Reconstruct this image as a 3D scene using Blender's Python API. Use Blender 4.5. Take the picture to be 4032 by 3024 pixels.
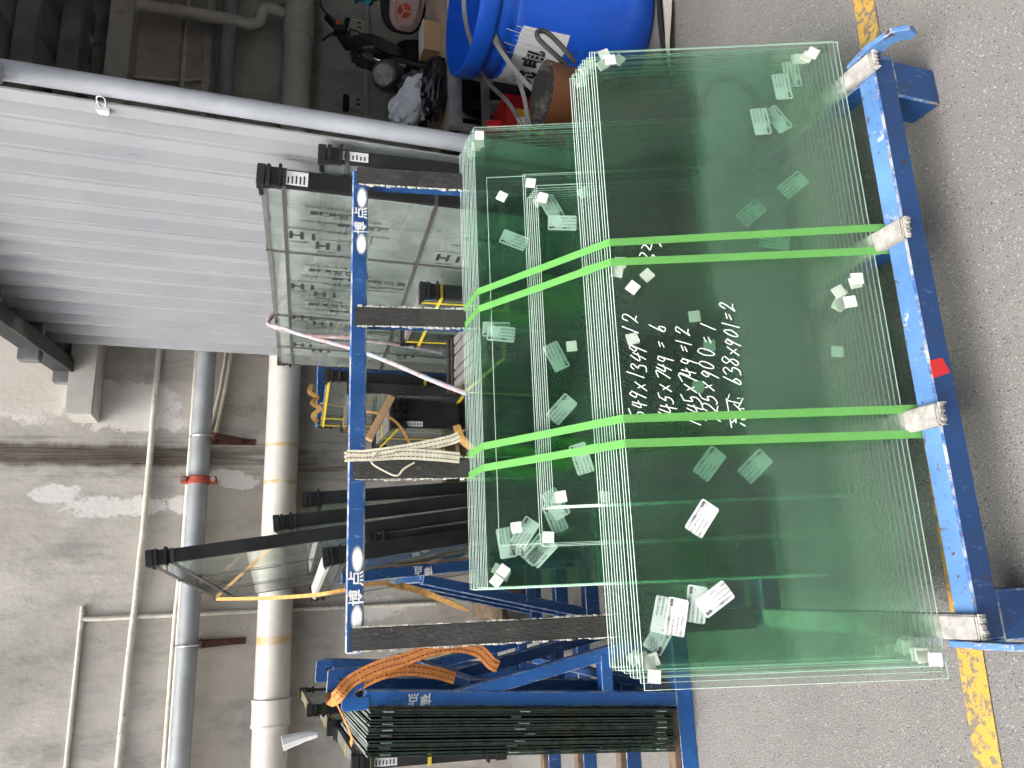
import bpy, math, random
from mathutils import Vector as V, Matrix
random.seed(7)
for o in list(bpy.data.objects): bpy.data.objects.remove(o)
S = bpy.context.scene
COL = S.collection
R = math.radians

# ------------------------------------------------------------------ camera
# portrait phone shot stored sideways: world up points to the left of the picture
cam_d = bpy.data.cameras.new('camera'); cam = bpy.data.objects.new('camera', cam_d); COL.objects.link(cam)
cam_d.sensor_fit = 'HORIZONTAL'; cam_d.sensor_width = 36.0; cam_d.lens = 26.563
cam_d.clip_start = .05; cam_d.clip_end = 300
_right = V((.96613, -.25345, .04858)); _down = V((-.03958, -.33154, -.94261)); _fwd = V((.25501, .90876, -.33034))
m3 = Matrix((_down, _right, -_fwd)).transposed()
cam.matrix_world = Matrix.Translation((0, 0, 1.416)) @ m3.to_4x4()
S.camera = cam

# ------------------------------------------------------------------ sky, sun, exposure
SUN_EL, SUN_AZ = 60.0, 250.0          # azimuth of the sun measured clockwise from +y
w = bpy.data.worlds.new('World'); S.world = w; w.use_nodes = True
nt = w.node_tree; bg = nt.nodes['Background']
sky = nt.nodes.new('ShaderNodeTexSky'); sky.sky_type = 'NISHITA'; sky.sun_disc = False
sky.sun_elevation = R(SUN_EL); sky.sun_rotation = R(SUN_AZ); sky.air_density = 1.0; sky.dust_density = 6.0; sky.ozone_density = .6
hs = nt.nodes.new('ShaderNodeHueSaturation'); hs.inputs['Saturation'].default_value = .42      # thin overcast: a pale, almost neutral sky
nt.links.new(sky.outputs[0], hs.inputs['Color']); nt.links.new(hs.outputs[0], bg.inputs[0]); bg.inputs[1].default_value = .15
sl = bpy.data.lights.new('sun', 'SUN'); sl.energy = 1.5; sl.angle = R(40); sl.color = (1, .96, .9)
so = bpy.data.objects.new('sun', sl); COL.objects.link(so)
sd = V((math.sin(R(SUN_AZ)) * math.cos(R(SUN_EL)), math.cos(R(SUN_AZ)) * math.cos(R(SUN_EL)), math.sin(R(SUN_EL))))
so.rotation_euler = (-sd).to_track_quat('-Z', 'Y').to_euler(); so.location = sd * 20
vs = S.view_settings; vs.view_transform = 'Standard'; vs.look = 'None'; vs.exposure = .98; vs.gamma = 1; vs.use_curve_mapping = False
cy = S.cycles
cy.max_bounces = 6; cy.diffuse_bounces = 2; cy.glossy_bounces = 3; cy.transmission_bounces = 2; cy.transparent_max_bounces = 96
cy.use_adaptive_sampling = True; cy.adaptive_threshold = .07; cy.adaptive_min_samples = 8; cy.caustics_reflective = False; cy.caustics_refractive = False
cy.use_denoising = True; cy.sample_clamp_indirect = 6

# ------------------------------------------------------------------ node helpers
class N:
    def __init__(s, name):
        s.m = bpy.data.materials.new(name); s.m.use_nodes = True; s.t = s.m.node_tree
        s.b = s.t.nodes['Principled BSDF']; s.o = s.t.nodes['Material Output']
        s.co = s.t.nodes.new('ShaderNodeTexCoord').outputs['Object']
    def n(s, ty, **kw):
        x = s.t.nodes.new(ty)
        for k, v in kw.items(): setattr(x, k, v)
        return x
    def set(s, sock, v):
        if hasattr(v, 'is_output') or isinstance(v, bpy.types.NodeSocket): s.t.links.new(v, sock)
        else:
            if isinstance(v, (tuple, list)) and len(v) == 3 and sock.type == 'RGBA': v = (*v, 1)
            sock.default_value = v
    def map(s, scale=(1, 1, 1), loc=(0, 0, 0)):
        x = s.n('ShaderNodeMapping'); s.set(x.inputs[0], s.co); x.inputs['Scale'].default_value = scale; x.inputs['Location'].default_value = loc
        return x.outputs[0]
    def noise(s, scale, detail=3, rough=.6, vec=None, dist=0):
        x = s.n('ShaderNodeTexNoise'); s.set(x.inputs['Vector'], vec or s.co)
        x.inputs['Scale'].default_value = scale; x.inputs['Detail'].default_value = detail; x.inputs['Roughness'].default_value = rough; x.inputs['Distortion'].default_value = dist
        return x.outputs['Fac']
    def vor(s, scale, vec=None, out='Distance', feat='F1'):
        x = s.n('ShaderNodeTexVoronoi'); x.feature = feat; s.set(x.inputs['Vector'], vec or s.co); x.inputs['Scale'].default_value = scale
        return x.outputs[out]
    def mr(s, v, a, b, c=0., d=1., smooth=True):
        x = s.n('ShaderNodeMapRange'); x.interpolation_type = 'SMOOTHSTEP' if smooth else 'LINEAR'
        s.set(x.inputs[0], v)
        for i, q in enumerate((a, b, c, d)): x.inputs[1 + i].default_value = q
        return x.outputs[0]
    def ma(s, op, a, b=0.):
        x = s.n('ShaderNodeMath', operation=op); s.set(x.inputs[0], a); s.set(x.inputs[1], b); return x.outputs[0]
    def mix(s, f, a, b, mode='MIX'):
        x = s.n('ShaderNodeMix', data_type='RGBA', blend_type=mode)
        s.set(x.inputs[0], f); s.set(x.inputs[6], a); s.set(x.inputs[7], b); return x.outputs[2]
    def xyz(s):
        x = s.n('ShaderNodeSeparateXYZ'); s.set(x.inputs[0], s.co); return x.outputs
    def bump(s, h, strength=.3, dist=.01):
        x = s.n('ShaderNodeBump'); x.inputs['Strength'].default_value = strength; x.inputs['Distance'].default_value = dist
        s.set(x.inputs['Height'], h); s.set(s.b.inputs['Normal'], x.outputs[0])
    def fin(s, col, rough=.6, metal=0., spec=.5):
        s.set(s.b.inputs['Base Color'], col); s.set(s.b.inputs['Roughness'], rough); s.set(s.b.inputs['Metallic'], metal)
        s.b.inputs['Specular IOR Level'].default_value = spec
        return s.m

def plain(name, col, rough=.6, metal=0., var=.18, sc=14., bump=.0, bsc=80., spec=.5, dirt=None, dsc=9., dlo=.58, dhi=.72):
    k = N(name)
    f = k.noise(sc, 4); lo = tuple(c * (1 - var) for c in col); hi = tuple(min(1, c * (1 + var)) for c in col)
    c = k.mix(k.mr(f, .3, .7), lo, hi)
    if dirt: c = k.mix(k.mr(k.noise(dsc, 6, .7), dlo, dhi), c, dirt)
    if bump: k.bump(k.noise(bsc, 4), bump, .004)
    return k.fin(c, k.mr(f, .2, .8, max(.02, rough - .1), min(1, rough + .1)), metal, spec)

def steel_paint(name, col, worn=.66, chip=.70):
    k = N(name)
    f = k.noise(7, 5, .65); g = k.noise(38, 5, .7); h = k.noise(90, 3, .7, k.map((1, 1, .25)))
    c = k.mix(k.mr(f, .3, .75), tuple(x * .8 for x in col), tuple(min(1, x * 1.18) for x in col))
    c = k.mix(k.ma('MULTIPLY', k.mr(h, .6, .72), .35), c, (.32, .42, .55))
    c = k.mix(k.mr(g, worn, worn + .05), c, (.10, .045, .022))
    c = k.mix(k.mr(k.noise(21, 6, .75, k.map((1, 1, 1), (3, 1, 7))), chip, chip + .02), c, (.45, .46, .46))
    k.bump(g, .25, .003)
    return k.fin(c, k.mr(f, .3, .7, .33, .55))

def glass(name, tint, edge=False, refl=1.0, haze=.0):
    k = N(name); t = k.t
    lw = k.n('ShaderNodeLayerWeight'); lw.inputs[0].default_value = .5
    p = k.ma('POWER', lw.outputs['Facing'], 5.0)
    fr = k.ma('MULTIPLY', k.ma('ADD', k.ma('MULTIPLY', p, .92), .080), refl)
    tr = k.n('ShaderNodeBsdfTransparent'); k.set(tr.inputs[0], tint)
    gl = k.n('ShaderNodeBsdfGlossy'); gl.inputs['Color'].default_value = (.96, 1, .98, 1); gl.inputs['Roughness'].default_value = .035
    mx = k.n('ShaderNodeMixShader'); k.set(mx.inputs[0], fr); t.links.new(tr.outputs[0], mx.inputs[1]); t.links.new(gl.outputs[0], mx.inputs[2])
    last = mx
    if haze:
        df = k.n('ShaderNodeBsdfDiffuse'); k.set(df.inputs[0], (.62, .69, .66))
        m2 = k.n('ShaderNodeMixShader'); k.set(m2.inputs[0], -haze if haze < 0 else k.ma('MULTIPLY', k.mr(k.noise(5, 3, .7), .25, .7, .35, 1), haze))
        t.links.new(mx.outputs[0], m2.inputs[1]); t.links.new(df.outputs[0], m2.inputs[2]); last = m2
    t.links.new(last.outputs[0], k.o.inputs[0]); t.nodes.remove(k.b)
    return k.m

M = {}
def asphalt():
    k = N('asphalt')
    a = k.noise(1.3, 5, .6); b = k.noise(230, 4, .7); c = k.noise(620, 2, .6); v = k.vor(300); v2 = k.vor(330, out='Color')
    base = k.mix(k.mr(a, .3, .7), (.205, .199, .190), (.292, .284, .271))
    base = k.mix(k.mr(b, .38, .62), tuple(x * .72 for x in (.25, .24, .225)), base)
    sx = k.n('ShaderNodeSeparateColor'); k.set(sx.inputs[0], v2)
    base = k.mix(k.mr(sx.outputs[0], .955, .985), base, (.36, .352, .335))
    base = k.mix(k.mr(sx.outputs[1], .965, .985), base, (.09, .087, .083))
    base = k.mix(k.mr(k.noise(3.1, 6, .75), .62, .74), base, (.14, .132, .12))
    base = k.mix(k.ma('MULTIPLY', k.mr(c, .6, .8), .35), base, (.45, .44, .42))
    k.bump(k.ma('ADD', k.ma('MULTIPLY', v, .7), b), .6, .005)
    return k.fin(base, .88, 0, .3)
M['asphalt'] = asphalt()
def road_yellow():
    k = N('road_yellow')
    f = k.noise(55, 6, .75); g = k.noise(9, 4, .7)
    mask = k.mr(k.ma('ADD', f, k.ma('MULTIPLY', g, .55)), .77, .86)
    c = k.mix(mask, (.64, .38, .06), (.20, .18, .15)); c = k.mix(k.mr(k.noise(240, 3), .35, .65), c, k.mix(.35, c, (.16, .13, .08)))
    k.bump(f, .6, .005)
    return k.fin(c, .8, 0, .3)
M['yellow_line'] = road_yellow()
def wall_mat():
    k = N('concrete_render'); x, y, z = k.xyz()
    st = k.map((1, 1, .35)); a = k.noise(2.2, 7, .68); b = k.noise(7, 7, .7, st); c = k.noise(40, 5, .65)
    base = k.mix(k.mr(a, .3, .7), (.40, .378, .338), (.60, .568, .518))
    base = k.mix(k.ma('MULTIPLY', k.mr(b, .45, .68), .6), base, (.22, .21, .20))
    base = k.mix(k.ma('MULTIPLY', k.mr(k.noise(5, 8, .72, k.map((1, 1, .6), (5, 2, 9))), .5, .66), .55), base, (.47, .44, .40))
    base = k.mix(k.ma('MULTIPLY', k.mr(k.noise(1.1, 4, .6, k.map((1, 1, 1), (7, 3, 2))), .45, .65), .45), base, (.44, .395, .33))
    vd = k.n('ShaderNodeVectorMath', operation='ADD'); nx = k.n('ShaderNodeTexNoise'); k.set(nx.inputs['Vector'], k.co); nx.inputs['Scale'].default_value = 6; nx.inputs['Detail'].default_value = 5
    sc_ = k.n('ShaderNodeVectorMath', operation='SCALE'); k.set(sc_.inputs[0], nx.outputs['Color']); sc_.inputs['Scale'].default_value = .35; k.set(vd.inputs[0], k.co); k.set(vd.inputs[1], sc_.outputs[0])
    ck = k.vor(2.6, vd.outputs[0], 'Distance', 'DISTANCE_TO_EDGE'); base = k.mix(k.ma('MULTIPLY', k.mr(ck, .0, .008, .32, 0), k.mr(k.noise(1.7, 3), .45, .6)), base, (.11, .10, .09))
    # brown seep running down the joint
    wob = k.ma('MULTIPLY', k.ma('SUBTRACT', k.noise(9, 5, .7, k.map((.2, 1, 1))), .5), .05)
    dx = k.ma('ABSOLUTE', k.ma('SUBTRACT', k.ma('ADD', x, wob), .692))
    fade = k.mr(z, 1.25, 1.75)
    seep = k.ma('MULTIPLY', k.mr(dx, .034, .072, 1, 0), k.ma('ADD', k.ma('MULTIPLY', fade, .88), .12))
    streak = k.mr(k.noise(60, 4, .7, k.map((1, 1, .03))), .42, .62)
    base = k.mix(k.ma('MULTIPLY', seep, k.ma('ADD', k.ma('MULTIPLY', streak, .25), .75)), base, (.058, .043, .025))
    side = k.ma('MULTIPLY', k.mr(dx, .05, .17, .55, 0), k.mr(k.noise(45, 4, .7, k.map((1, 1, .04), (2, 0, 0))), .5, .62))
    base = k.mix(side, base, (.10, .085, .065))
    # patches of white bloom and flaking
    def patch(px, pz, rx, rz, base):
        d = k.ma('ADD', k.ma('POWER', k.ma('DIVIDE', k.ma('SUBTRACT', x, px), rx), 2), k.ma('POWER', k.ma('DIVIDE', k.ma('SUBTRACT', z, pz), rz), 2))
        mm = k.ma('ADD', k.ma('MULTIPLY', k.ma('SUBTRACT', k.noise(11, 8, .78), .5), 3.6), d)
        return k.mix(k.mr(mm, .55, .95, .92, 0), base, (.74, .71, .68))
    for q in ((1.0, 2.42, .16, .34), (.97, 2.02, .12, .30), (.87, 1.95, .07, .26), (.44, 1.98, .06, .30), (.45, 1.68, .05, .11), (.56, 1.42, .04, .10), (.50, 2.25, .05, .12), (-.10, .74, .07, .18), (.60, 1.50, .03, .10)): base = patch(*q, base)
    up = k.ma('MULTIPLY', k.mr(z, 2.22, 2.32), k.mr(x, .80, .95)); base = k.mix(k.ma('MULTIPLY', up, k.mr(a, .2, .55)), base, (.58, .53, .47))
    k.bump(k.ma('ADD', k.ma('MULTIPLY', c, .5), b), .45, .008)
    return k.fin(base, .9, 0, .25)
M['wall'] = wall_mat()
def sheet_mat():
    k = N('grey_sheet_metal')
    f = k.noise(2, 5, .6); sc = k.noise(30, 5, .75, k.map((1, 1, .12))); sm = k.noise(6, 6, .75, k.map((1, 1, .3), (4, 4, 1))); x, y, z = k.xyz()
    c = k.mix(k.mr(f, .3, .7), (.315, .328, .348), (.365, .378, .398))
    c = k.mix(k.ma('MULTIPLY', k.mr(sc, .66, .72), .55), c, (.20, .21, .23))
    c = k.mix(k.ma('MULTIPLY', k.mr(sm, .56, .72), .35), c, (.25, .27, .30))
    return k.fin(c, .42, 0, .45)
M['sheet'] = sheet_mat()
M['roof_under'] = plain('roof_sheet_underside', (.16, .165, .175), .6, 0, .2, 5)
M['purlin'] = plain('galvanised_purlin', (.20, .20, .20), .5, .3, .25, 10, dirt=(.10, .09, .08))
M['dark_steel'] = plain('dark_weathered_steel', (.045, .046, .048), .6, .2, .35, 6, dirt=(.16, .15, .135), dsc=5)
M['gutter'] = plain('cream_gutter', (.52, .50, .46), .5, 0, .12, 6, dirt=(.3, .28, .25))
M['post_grey'] = plain('grey_post_paint', (.36, .38, .42), .45, 0, .1, 6, dirt=(.25, .25, .27), dsc=14, dlo=.62, dhi=.74)
def pvc_mat():
    k = N('cream_pvc'); x, y, z = k.xyz()
    f = k.noise(5, 5); c = k.mix(k.mr(f, .3, .7), (.60, .57, .51), (.70, .67, .61))
    def ring(px, wd, c):
        return k.mix(k.ma('MULTIPLY', k.mr(k.ma('ABSOLUTE', k.ma('SUBTRACT', x, px)), wd * .4, wd, .85, 0), k.mr(k.noise(18, 4), .3, .6)), c, (.60, .40, .14))
    for q in ((.735, .013), (.545, .014), (-.218, .028)): c = ring(*q, c)
    c = k.mix(k.mr(k.noise(70, 3, .7), .68, .74), c, (.35, .32, .27))
    return k.fin(c, .38)
M['pvc'] = pvc_mat()
M['conduit'] = plain('old_white_conduit', (.62, .59, .51), .5, 0, .12, 30, dirt=(.12, .11, .085), dsc=40, dlo=.60, dhi=.70)
M['grey_pipe'] = plain('galvanised_pipe', (.30, .32, .335), .5, .1, .12, 9, dirt=(.26, .27, .27))
M['red_clamp'] = plain('red_primer', (.42, .075, .045), .5, 0, .2, 30)
M['rust'] = plain('rusty_bracket', (.095, .035, .024), .8, 0, .4, 25, .3)
M['zinc'] = plain('zinc', (.55, .55, .53), .35, .8)
M['blue'] = steel_paint('blue_rack_paint', (.014, .072, .235), .63, .75)
M['blue_lit'] = steel_paint('lit_blue_rack_paint', (.018, .125, .42), .68, .72)  # brighter copy of the rack blue, for the lit near frame
M['blue_dark'] = steel_paint('dark_blue_rack_paint', (.012, .062, .19), .68, .74)
M['blue_worn_lit'] = steel_paint('worn_lit_blue_rack_paint', (.10, .23, .48), .60, .62)  # worn paint, made paler to carry the light on the rail top
k = N('scuffed_blue_edge')
_c = k.mix(k.mr(k.noise(26, 5, .7), .40, .60), (.030, .12, .36), (.40, .41, .40)); M['edge_wear'] = k.fin(k.mix(k.mr(k.noise(34, 5, .75, k.map((1, 1, 1), (5, 5, 5))), .58, .66), _c, (.12, .06, .03)), .55)
def rubber_mat():
    k = N('black_rubber_belt')
    g = k.vor(150, k.map((1, 1, .45))); f = k.noise(9, 5)
    c = k.mix(k.mr(f, .3, .7), (.022, .021, .020), (.045, .043, .041)); c = k.mix(k.ma('MULTIPLY', k.mr(k.noise(70, 5, .75, k.map((1, 1, .5))), .56, .70), .6), c, (.13, .125, .115))
    k.bump(g, .35, .003); return k.fin(c, .75)
M['rubber'] = rubber_mat()
M['fray'] = plain('frayed_canvas_edge', (.55, .53, .48), .9, 0, .3, 60)
M['pad'] = plain('worn_grey_belt_pad', (.36, .345, .32), .85, 0, .25, 40, .4, 60, dirt=(.16, .15, .14), dsc=30)
M['white_paint'] = plain('white_stencil_paint', (.75, .76, .76), .6, 0, .1, 30)
M['glass'] = glass('pale_green_float_glass', (.880, .968, .914), haze=-.003)
M['glass_front'] = glass('dusty_green_float_glass', (.880, .968, .914), haze=.03)
M['glass_dark'] = glass('dark_green_float_glass', (.70, .82, .76))
M['glass_unit'] = glass('film_wrapped_glass', (.74, .80, .77), haze=.30)
M['glass_unit2'] = glass('grey_green_glass', (.84, .89, .87), haze=.06)
k = N('bright_glass_edge'); M['glass_edge'] = k.fin(k.mix(k.mr(k.noise(60, 3), .3, .7), (.52, .70, .61), (.66, .80, .73)), .25)  # pale colour stands in for light gathered inside the sheet edges
k2 = N('white_spray_paint'); k2.fin((.78, .80, .80), .6)
_g = k2.n('ShaderNodeTexCoord').outputs['Generated']; _v = k2.n('ShaderNodeVectorMath', operation='DISTANCE'); k2.set(_v.inputs[0], _g); _v.inputs[1].default_value = (.5, .5, .5)
_m = k2.n('ShaderNodeMixShader'); _t = k2.n('ShaderNodeBsdfTransparent'); k2.set(_m.inputs[0], k2.mr(k2.ma('ADD', _v.outputs['Value'], k2.ma('MULTIPLY', k2.noise(60, 4, .7), .16)), .38, .62, 1, 0))
k2.t.links.new(_t.outputs[0], _m.inputs[1]); k2.t.links.new(k2.b.outputs[0], _m.inputs[2]); k2.t.links.new(_m.outputs[0], k2.o.inputs[0]); M['spray'] = k2.m
k = N('grey_glass_edge'); M['glass_edge_grey'] = k.fin((.22, .26, .245), .2)  # paler copy of the dark edge, for the lit top edges
k = N('dark_glass_edge'); M['glass_edge_dark'] = k.fin(k.mix(k.mr(k.noise(30, 3), .3, .7), (.006, .012, .010), (.020, .046, .034)), .10)  # shadow on the side rack's near glass edges put into the colour
M['cork'] = plain('white_foam_pad', (.74, .72, .67), .85, 0, .06, 40)
M['paper'] = plain('white_label_paper', (.80, .81, .82), .55, 0, .03, 40)
M['ink'] = plain('black_ink', (.03, .03, .03), .7)
M['marker'] = plain('white_paint_marker', (.86, .88, .88), .5, 0, .04)
def strap_mat():
    k = N('green_pet_strap')
    d = k.b; k.fin(k.mix(k.mr(k.noise(260, 2), .35, .65), (.28, .68, .20), (.34, .76, .25)), .3)
    tr = k.n('ShaderNodeBsdfTransparent'); k.set(tr.inputs[0], (.45, .85, .38))
    tl = k.n('ShaderNodeBsdfTranslucent'); k.set(tl.inputs[0], (.22, .68, .16))
    a = k.n('ShaderNodeMixShader'); a.inputs[0].default_value = .35; k.t.links.new(d.outputs[0], a.inputs[1]); k.t.links.new(tl.outputs[0], a.inputs[2])
    b = k.n('ShaderNodeMixShader'); b.inputs[0].default_value = .36; k.t.links.new(a.outputs[0], b.inputs[1]); k.t.links.new(tr.outputs[0], b.inputs[2])
    k.t.links.new(b.outputs[0], k.o.inputs[0]); return k.m
M['strap'] = strap_mat()
M['black'] = plain('black_plastic', (.016, .016, .017), .5, 0, .25, 30)
M['black_al'] = plain('black_aluminium_spacer', (.020, .021, .022), .45, .1, .3, 8)
M['grey_edge'] = plain('grey_edge_tape', (.15, .145, .14), .6, 0, .15, 12)
M['taupe'] = plain('taupe_packing_tape', (.085, .08, .076), .55, 0, .15, 12)
M['yellow_strap'] = plain('yellow_pp_strap', (.70, .55, .05), .45, 0, .1, 30)
M['orange'] = plain('orange_webbing', (.58, .22, .055), .8, 0, .2, 60, .3, 300)
M['orange2'] = plain('faded_orange_strap', (.60, .33, .10), .8, 0, .25, 50, .3, 200)
M['thread'] = plain('dark_red_thread', (.16, .05, .03), .9)
M['webbing'] = plain('cream_webbing', (.66, .62, .50), .9, 0, .12, 60, .4, 260)
M['brown_thread'] = plain('brown_thread', (.14, .085, .06), .9)
M['wood'] = plain('old_timber', (.15, .105, .07), .85, 0, .4, 18, .4, 40)
M['lath'] = plain('fresh_timber_lath', (.55, .36, .20), .7, 0, .15, 18)
M['ply'] = plain('plywood', (.55, .44, .32), .6, 0, .12, 10)
M['carton'] = plain('brown_carton', (.46, .30, .16), .8, 0, .1, 12)
M['alu'] = plain('aluminium_profile', (.52, .53, .52), .38, .6, .15, 14, dirt=(.3, .3, .29))
M['poly_white'] = plain('white_poly_bag', (.70, .73, .76), .3, 0, .08, 20)
M['poly_black'] = plain('black_poly_bag', (.012, .012, .014), .16, 0, .3, 20)
M['poly_grey'] = plain('dark_grey_poly_bag', (.05, .052, .056), .3, 0, .3, 20)
M['barrel'] = plain('blue_hdpe', (.012, .11, .66), .36, 0, .12, 4, dirt=(.02, .06, .30), dsc=26, dlo=.63, dhi=.70)
def rustpot():
    k = N('rusted_steel'); f = k.noise(5, 6, .7); g = k.noise(30, 5, .7)
    c = k.mix(k.mr(f, .3, .7), (.085, .024, .012), (.14, .055, .018)); c = k.mix(k.mr(g, .55, .7), c, (.07, .025, .015)); c = k.mix(k.mr(k.noise(16, 6, .75), .66, .70), c, (.45, .30, .2))
    k.bump(g, .3, .003); return k.fin(c, .5)
M['rustpot'] = rustpot()
k = N('sooty_steel'); M['soot'] = k.fin(k.mix(k.mr(k.noise(14, 7, .75), .45, .68), (.06, .062, .065), (.36, .33, .29)), .45, .4)
M['chrome'] = plain('chrome', (.7, .7, .7), .12, 1.)
M['pink'] = plain('pink_scooter_plastic', (.62, .42, .39), .25, 0, .04)
M['logo_red'] = plain('red_orange_logo', (.72, .09, .03), .4)
M['teal'] = plain('teal_cloth', (.05, .34, .42), .8, 0, .15)
M['grey_plastic'] = plain('grey_plastic', (.11, .115, .11), .5)
M['grey_plastic2'] = plain('grey_strapping', (.20, .205, .205), .4)
M['socket'] = plain('ivory_socket', (.62, .58, .50), .4)
M['red_box'] = plain('red_paint', (.42, .012, .016), .35, 0, .1)
M['red_tape'] = plain('red_tape', (.78, .03, .035), .4, 0, .05)
M['ybl'] = plain('yellow_card', (.70, .42, .03), .6)
M['cable'] = plain('black_cable', (.012, .012, .012), .6)
M['tyre'] = plain('tyre_rubber', (.018, .018, .018), .8)
M['facade'] = plain('dark_facade', (.155, .16, .155), .7, 0, .3, .6)  # mid-dark grey of the building, also on the bay's added wall
M['reflector_pale'] = plain('pale_reflector_paint', (.64, .64, .615), .7, 0, .08, 1.)  # pale colour of the added reflector panels
M['clip'] = plain('white_clip', (.72, .74, .74), .4)
def rope_mat():
    k = N('pink_blue_white_rope')
    c = k.mix(k.mr(k.noise(22, 4, .6, k.map((1, 1, 1.0))), .42, .58), (.46, .30, .30), (.36, .43, .52)); c = k.mix(k.mr(k.noise(35, 3), .5, .62), c, (.56, .53, .51))
    k.bump(k.noise(160, 3), .5, .004); return k.fin(c, .85)
M['rope'] = rope_mat()

# ------------------------------------------------------------------ mesh builder
def crom(pts, n=6):
    p = [V(q) for q in pts]; p = [p[0] * 2 - p[1]] + p + [p[-1] * 2 - p[-2]]; out = []
    for i in range(1, len(p) - 2):
        for j in range(n):
            t = j / n; a, b, c, d = p[i - 1], p[i], p[i + 1], p[i + 2]
            out.append(.5 * ((2 * b) + (c - a) * t + (2 * a - 5 * b + 4 * c - d) * t * t + (3 * b - a - 3 * c + d) * t ** 3))
    out.append(p[-2]); return out
class B:
    def __init__(s): s.v = []; s.f = []; s.mi = []; s.cur = 0; s.smooth = False
    def add(s, vs, fs):
        o = len(s.v); s.v += [tuple(q) for q in vs]
        for f in fs: s.f.append(tuple(o + i for i in f)); s.mi.append(s.cur)
    def frame(s, o, a, b, c):      # box from corner o with edge vectors a,b,c
        o, a, b, c = V(o), V(a), V(b), V(c)
        vs = [o, o + a, o + a + b, o + b, o + c, o + a + c, o + a + b + c, o + b + c]
        fs = [(0, 3, 2, 1), (4, 5, 6, 7), (0, 1, 5, 4), (1, 2, 6, 5), (2, 3, 7, 6), (3, 0, 4, 7)]
        if a.cross(b).dot(c) < 0: fs = [f[::-1] for f in fs]
        s.add(vs, fs); return s
    def box(s, x0, x1, y0, y1, z0, z1): return s.frame((x0, y0, z0), (x1 - x0, 0, 0), (0, y1 - y0, 0), (0, 0, z1 - z0))
    def bar(s, p, q, w, h, up=(0, 0, 1)):   # w across, h along up
        p, q, up = V(p), V(q), V(up); t = q - p; side = t.cross(up).normalized(); u = side.cross(t).normalized()
        return s.frame(p - side * w / 2 - u * h / 2, side * w, t, u * h)
    def tube(s, pts, r, seg=10, caps=True, rr=None):
        pts = [V(q) for q in pts]; n = len(pts); vs = []; fs = []
        t0 = (pts[1] - pts[0]).normalized(); u = t0.orthogonal().normalized()
        for i, p in enumerate(pts):
            t = (pts[min(i + 1, n - 1)] - pts[max(i - 1, 0)]).normalized()
            u = (u - t * u.dot(t)).normalized(); b = t.cross(u); rad = rr[i] if rr else r
            for j in range(seg):
                a = 2 * math.pi * j / seg; vs.append(p + (u * math.cos(a) + b * math.sin(a)) * rad)
        for i in range(n - 1):
            for j in range(seg): fs.append((i * seg + j, i * seg + (j + 1) % seg, (i + 1) * seg + (j + 1) % seg, (i + 1) * seg + j))
        if caps: fs += [tuple(range(seg))[::-1], tuple((n - 1) * seg + j for j in range(seg))]
        s.smooth = True; s.add(vs, fs); return s
    def lathe(s, prof, c, seg=40, a0=0., a1=2 * math.pi):     # prof [(r,z)], about vertical axis at c
        full = abs(a1 - a0 - 2 * math.pi) < 1e-6; m = seg if full else seg + 1; vs = []; fs = []
        for r, z in prof:
            for j in range(m):
                a = a0 + (a1 - a0) * j / seg; vs.append((c[0] + r * math.cos(a), c[1] + r * math.sin(a), c[2] + z))
        for i in range(len(prof) - 1):
            for j in range(seg):
                k2 = (j + 1) % m; fs.append((i * m + j, i * m + k2, (i + 1) * m + k2, (i + 1) * m + j))
        s.smooth = True; s.add(vs, fs); return s
    def band(s, pts, w, t, nrm):            # ribbon: nrm = outward normal (one or per point)
        pts = [V(q) for q in pts]; n = len(pts); vs = []; fs = []
        for i, p in enumerate(pts):
            tg = (pts[min(i + 1, n - 1)] - pts[max(i - 1, 0)]).normalized(); nn = V(nrm[i] if isinstance(nrm, list) else nrm)
            sd = tg.cross(nn).normalized(); nn = sd.cross(tg).normalized()
            for a, b in ((-1, -1), (1, -1), (1, 1), (-1, 1)): vs.append(p + sd * a * w / 2 + nn * b * t / 2)
        for i in range(n - 1):
            for j in range(4): fs.append((i * 4 + j, i * 4 + (j + 1) % 4, (i + 1) * 4 + (j + 1) % 4, (i + 1) * 4 + j))
        fs += [(3, 2, 1, 0), tuple((n - 1) * 4 + j for j in range(4))]; s.add(vs, fs); return s
    def prism(s, poly, o, a, b, c):         # poly in (a,b) plane extruded by vector c
        o, a, b, c = V(o), V(a), V(b), V(c); n = len(poly)
        vs = [o + a * x + b * y for x, y in poly] + [o + a * x + b * y + c for x, y in poly]
        fs = [tuple(range(n))[::-1], tuple(range(n, 2 * n))] + [(i, (i + 1) % n, n + (i + 1) % n, n + i) for i in range(n)]
        s.add(vs, fs); return s
    def quad(s, *p): s.add(p, [tuple(range(len(p)))]); return s
    def build(s, name, mat, parent=None, bevel=0., smooth=None, label=None):
        me = bpy.data.meshes.new(name); me.from_pydata(s.v, [], s.f); me.update()
        mats = mat if isinstance(mat, list) else [mat]
        for q in mats: me.materials.append(M[q] if isinstance(q, str) else q)
        if len(mats) > 1: me.polygons.foreach_set('material_index', s.mi)
        import bmesh as _b
        wear = bool(bevel) and mats[0] in ('blue', 'blue_lit', 'blue_dark', 'blue_worn_lit')
        if wear: me.materials.append(M['edge_wear'])
        bm = _b.new(); bm.from_mesh(me); _b.ops.recalc_face_normals(bm, faces=bm.faces)
        if bevel: _b.ops.bevel(bm, geom=[e for e in bm.edges if len(e.link_faces) == 2 and e.calc_face_angle(0) > .6], offset=bevel, segments=1 if wear else 2, affect='EDGES', clamp_overlap=True, material=len(mats) if wear else -1)
        bm.to_mesh(me); bm.free()
        if (s.smooth if smooth is None else smooth):
            me.polygons.foreach_set('use_smooth', [True] * len(me.polygons))
            try: me.set_sharp_from_angle(angle=R(42))
            except Exception: pass
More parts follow.
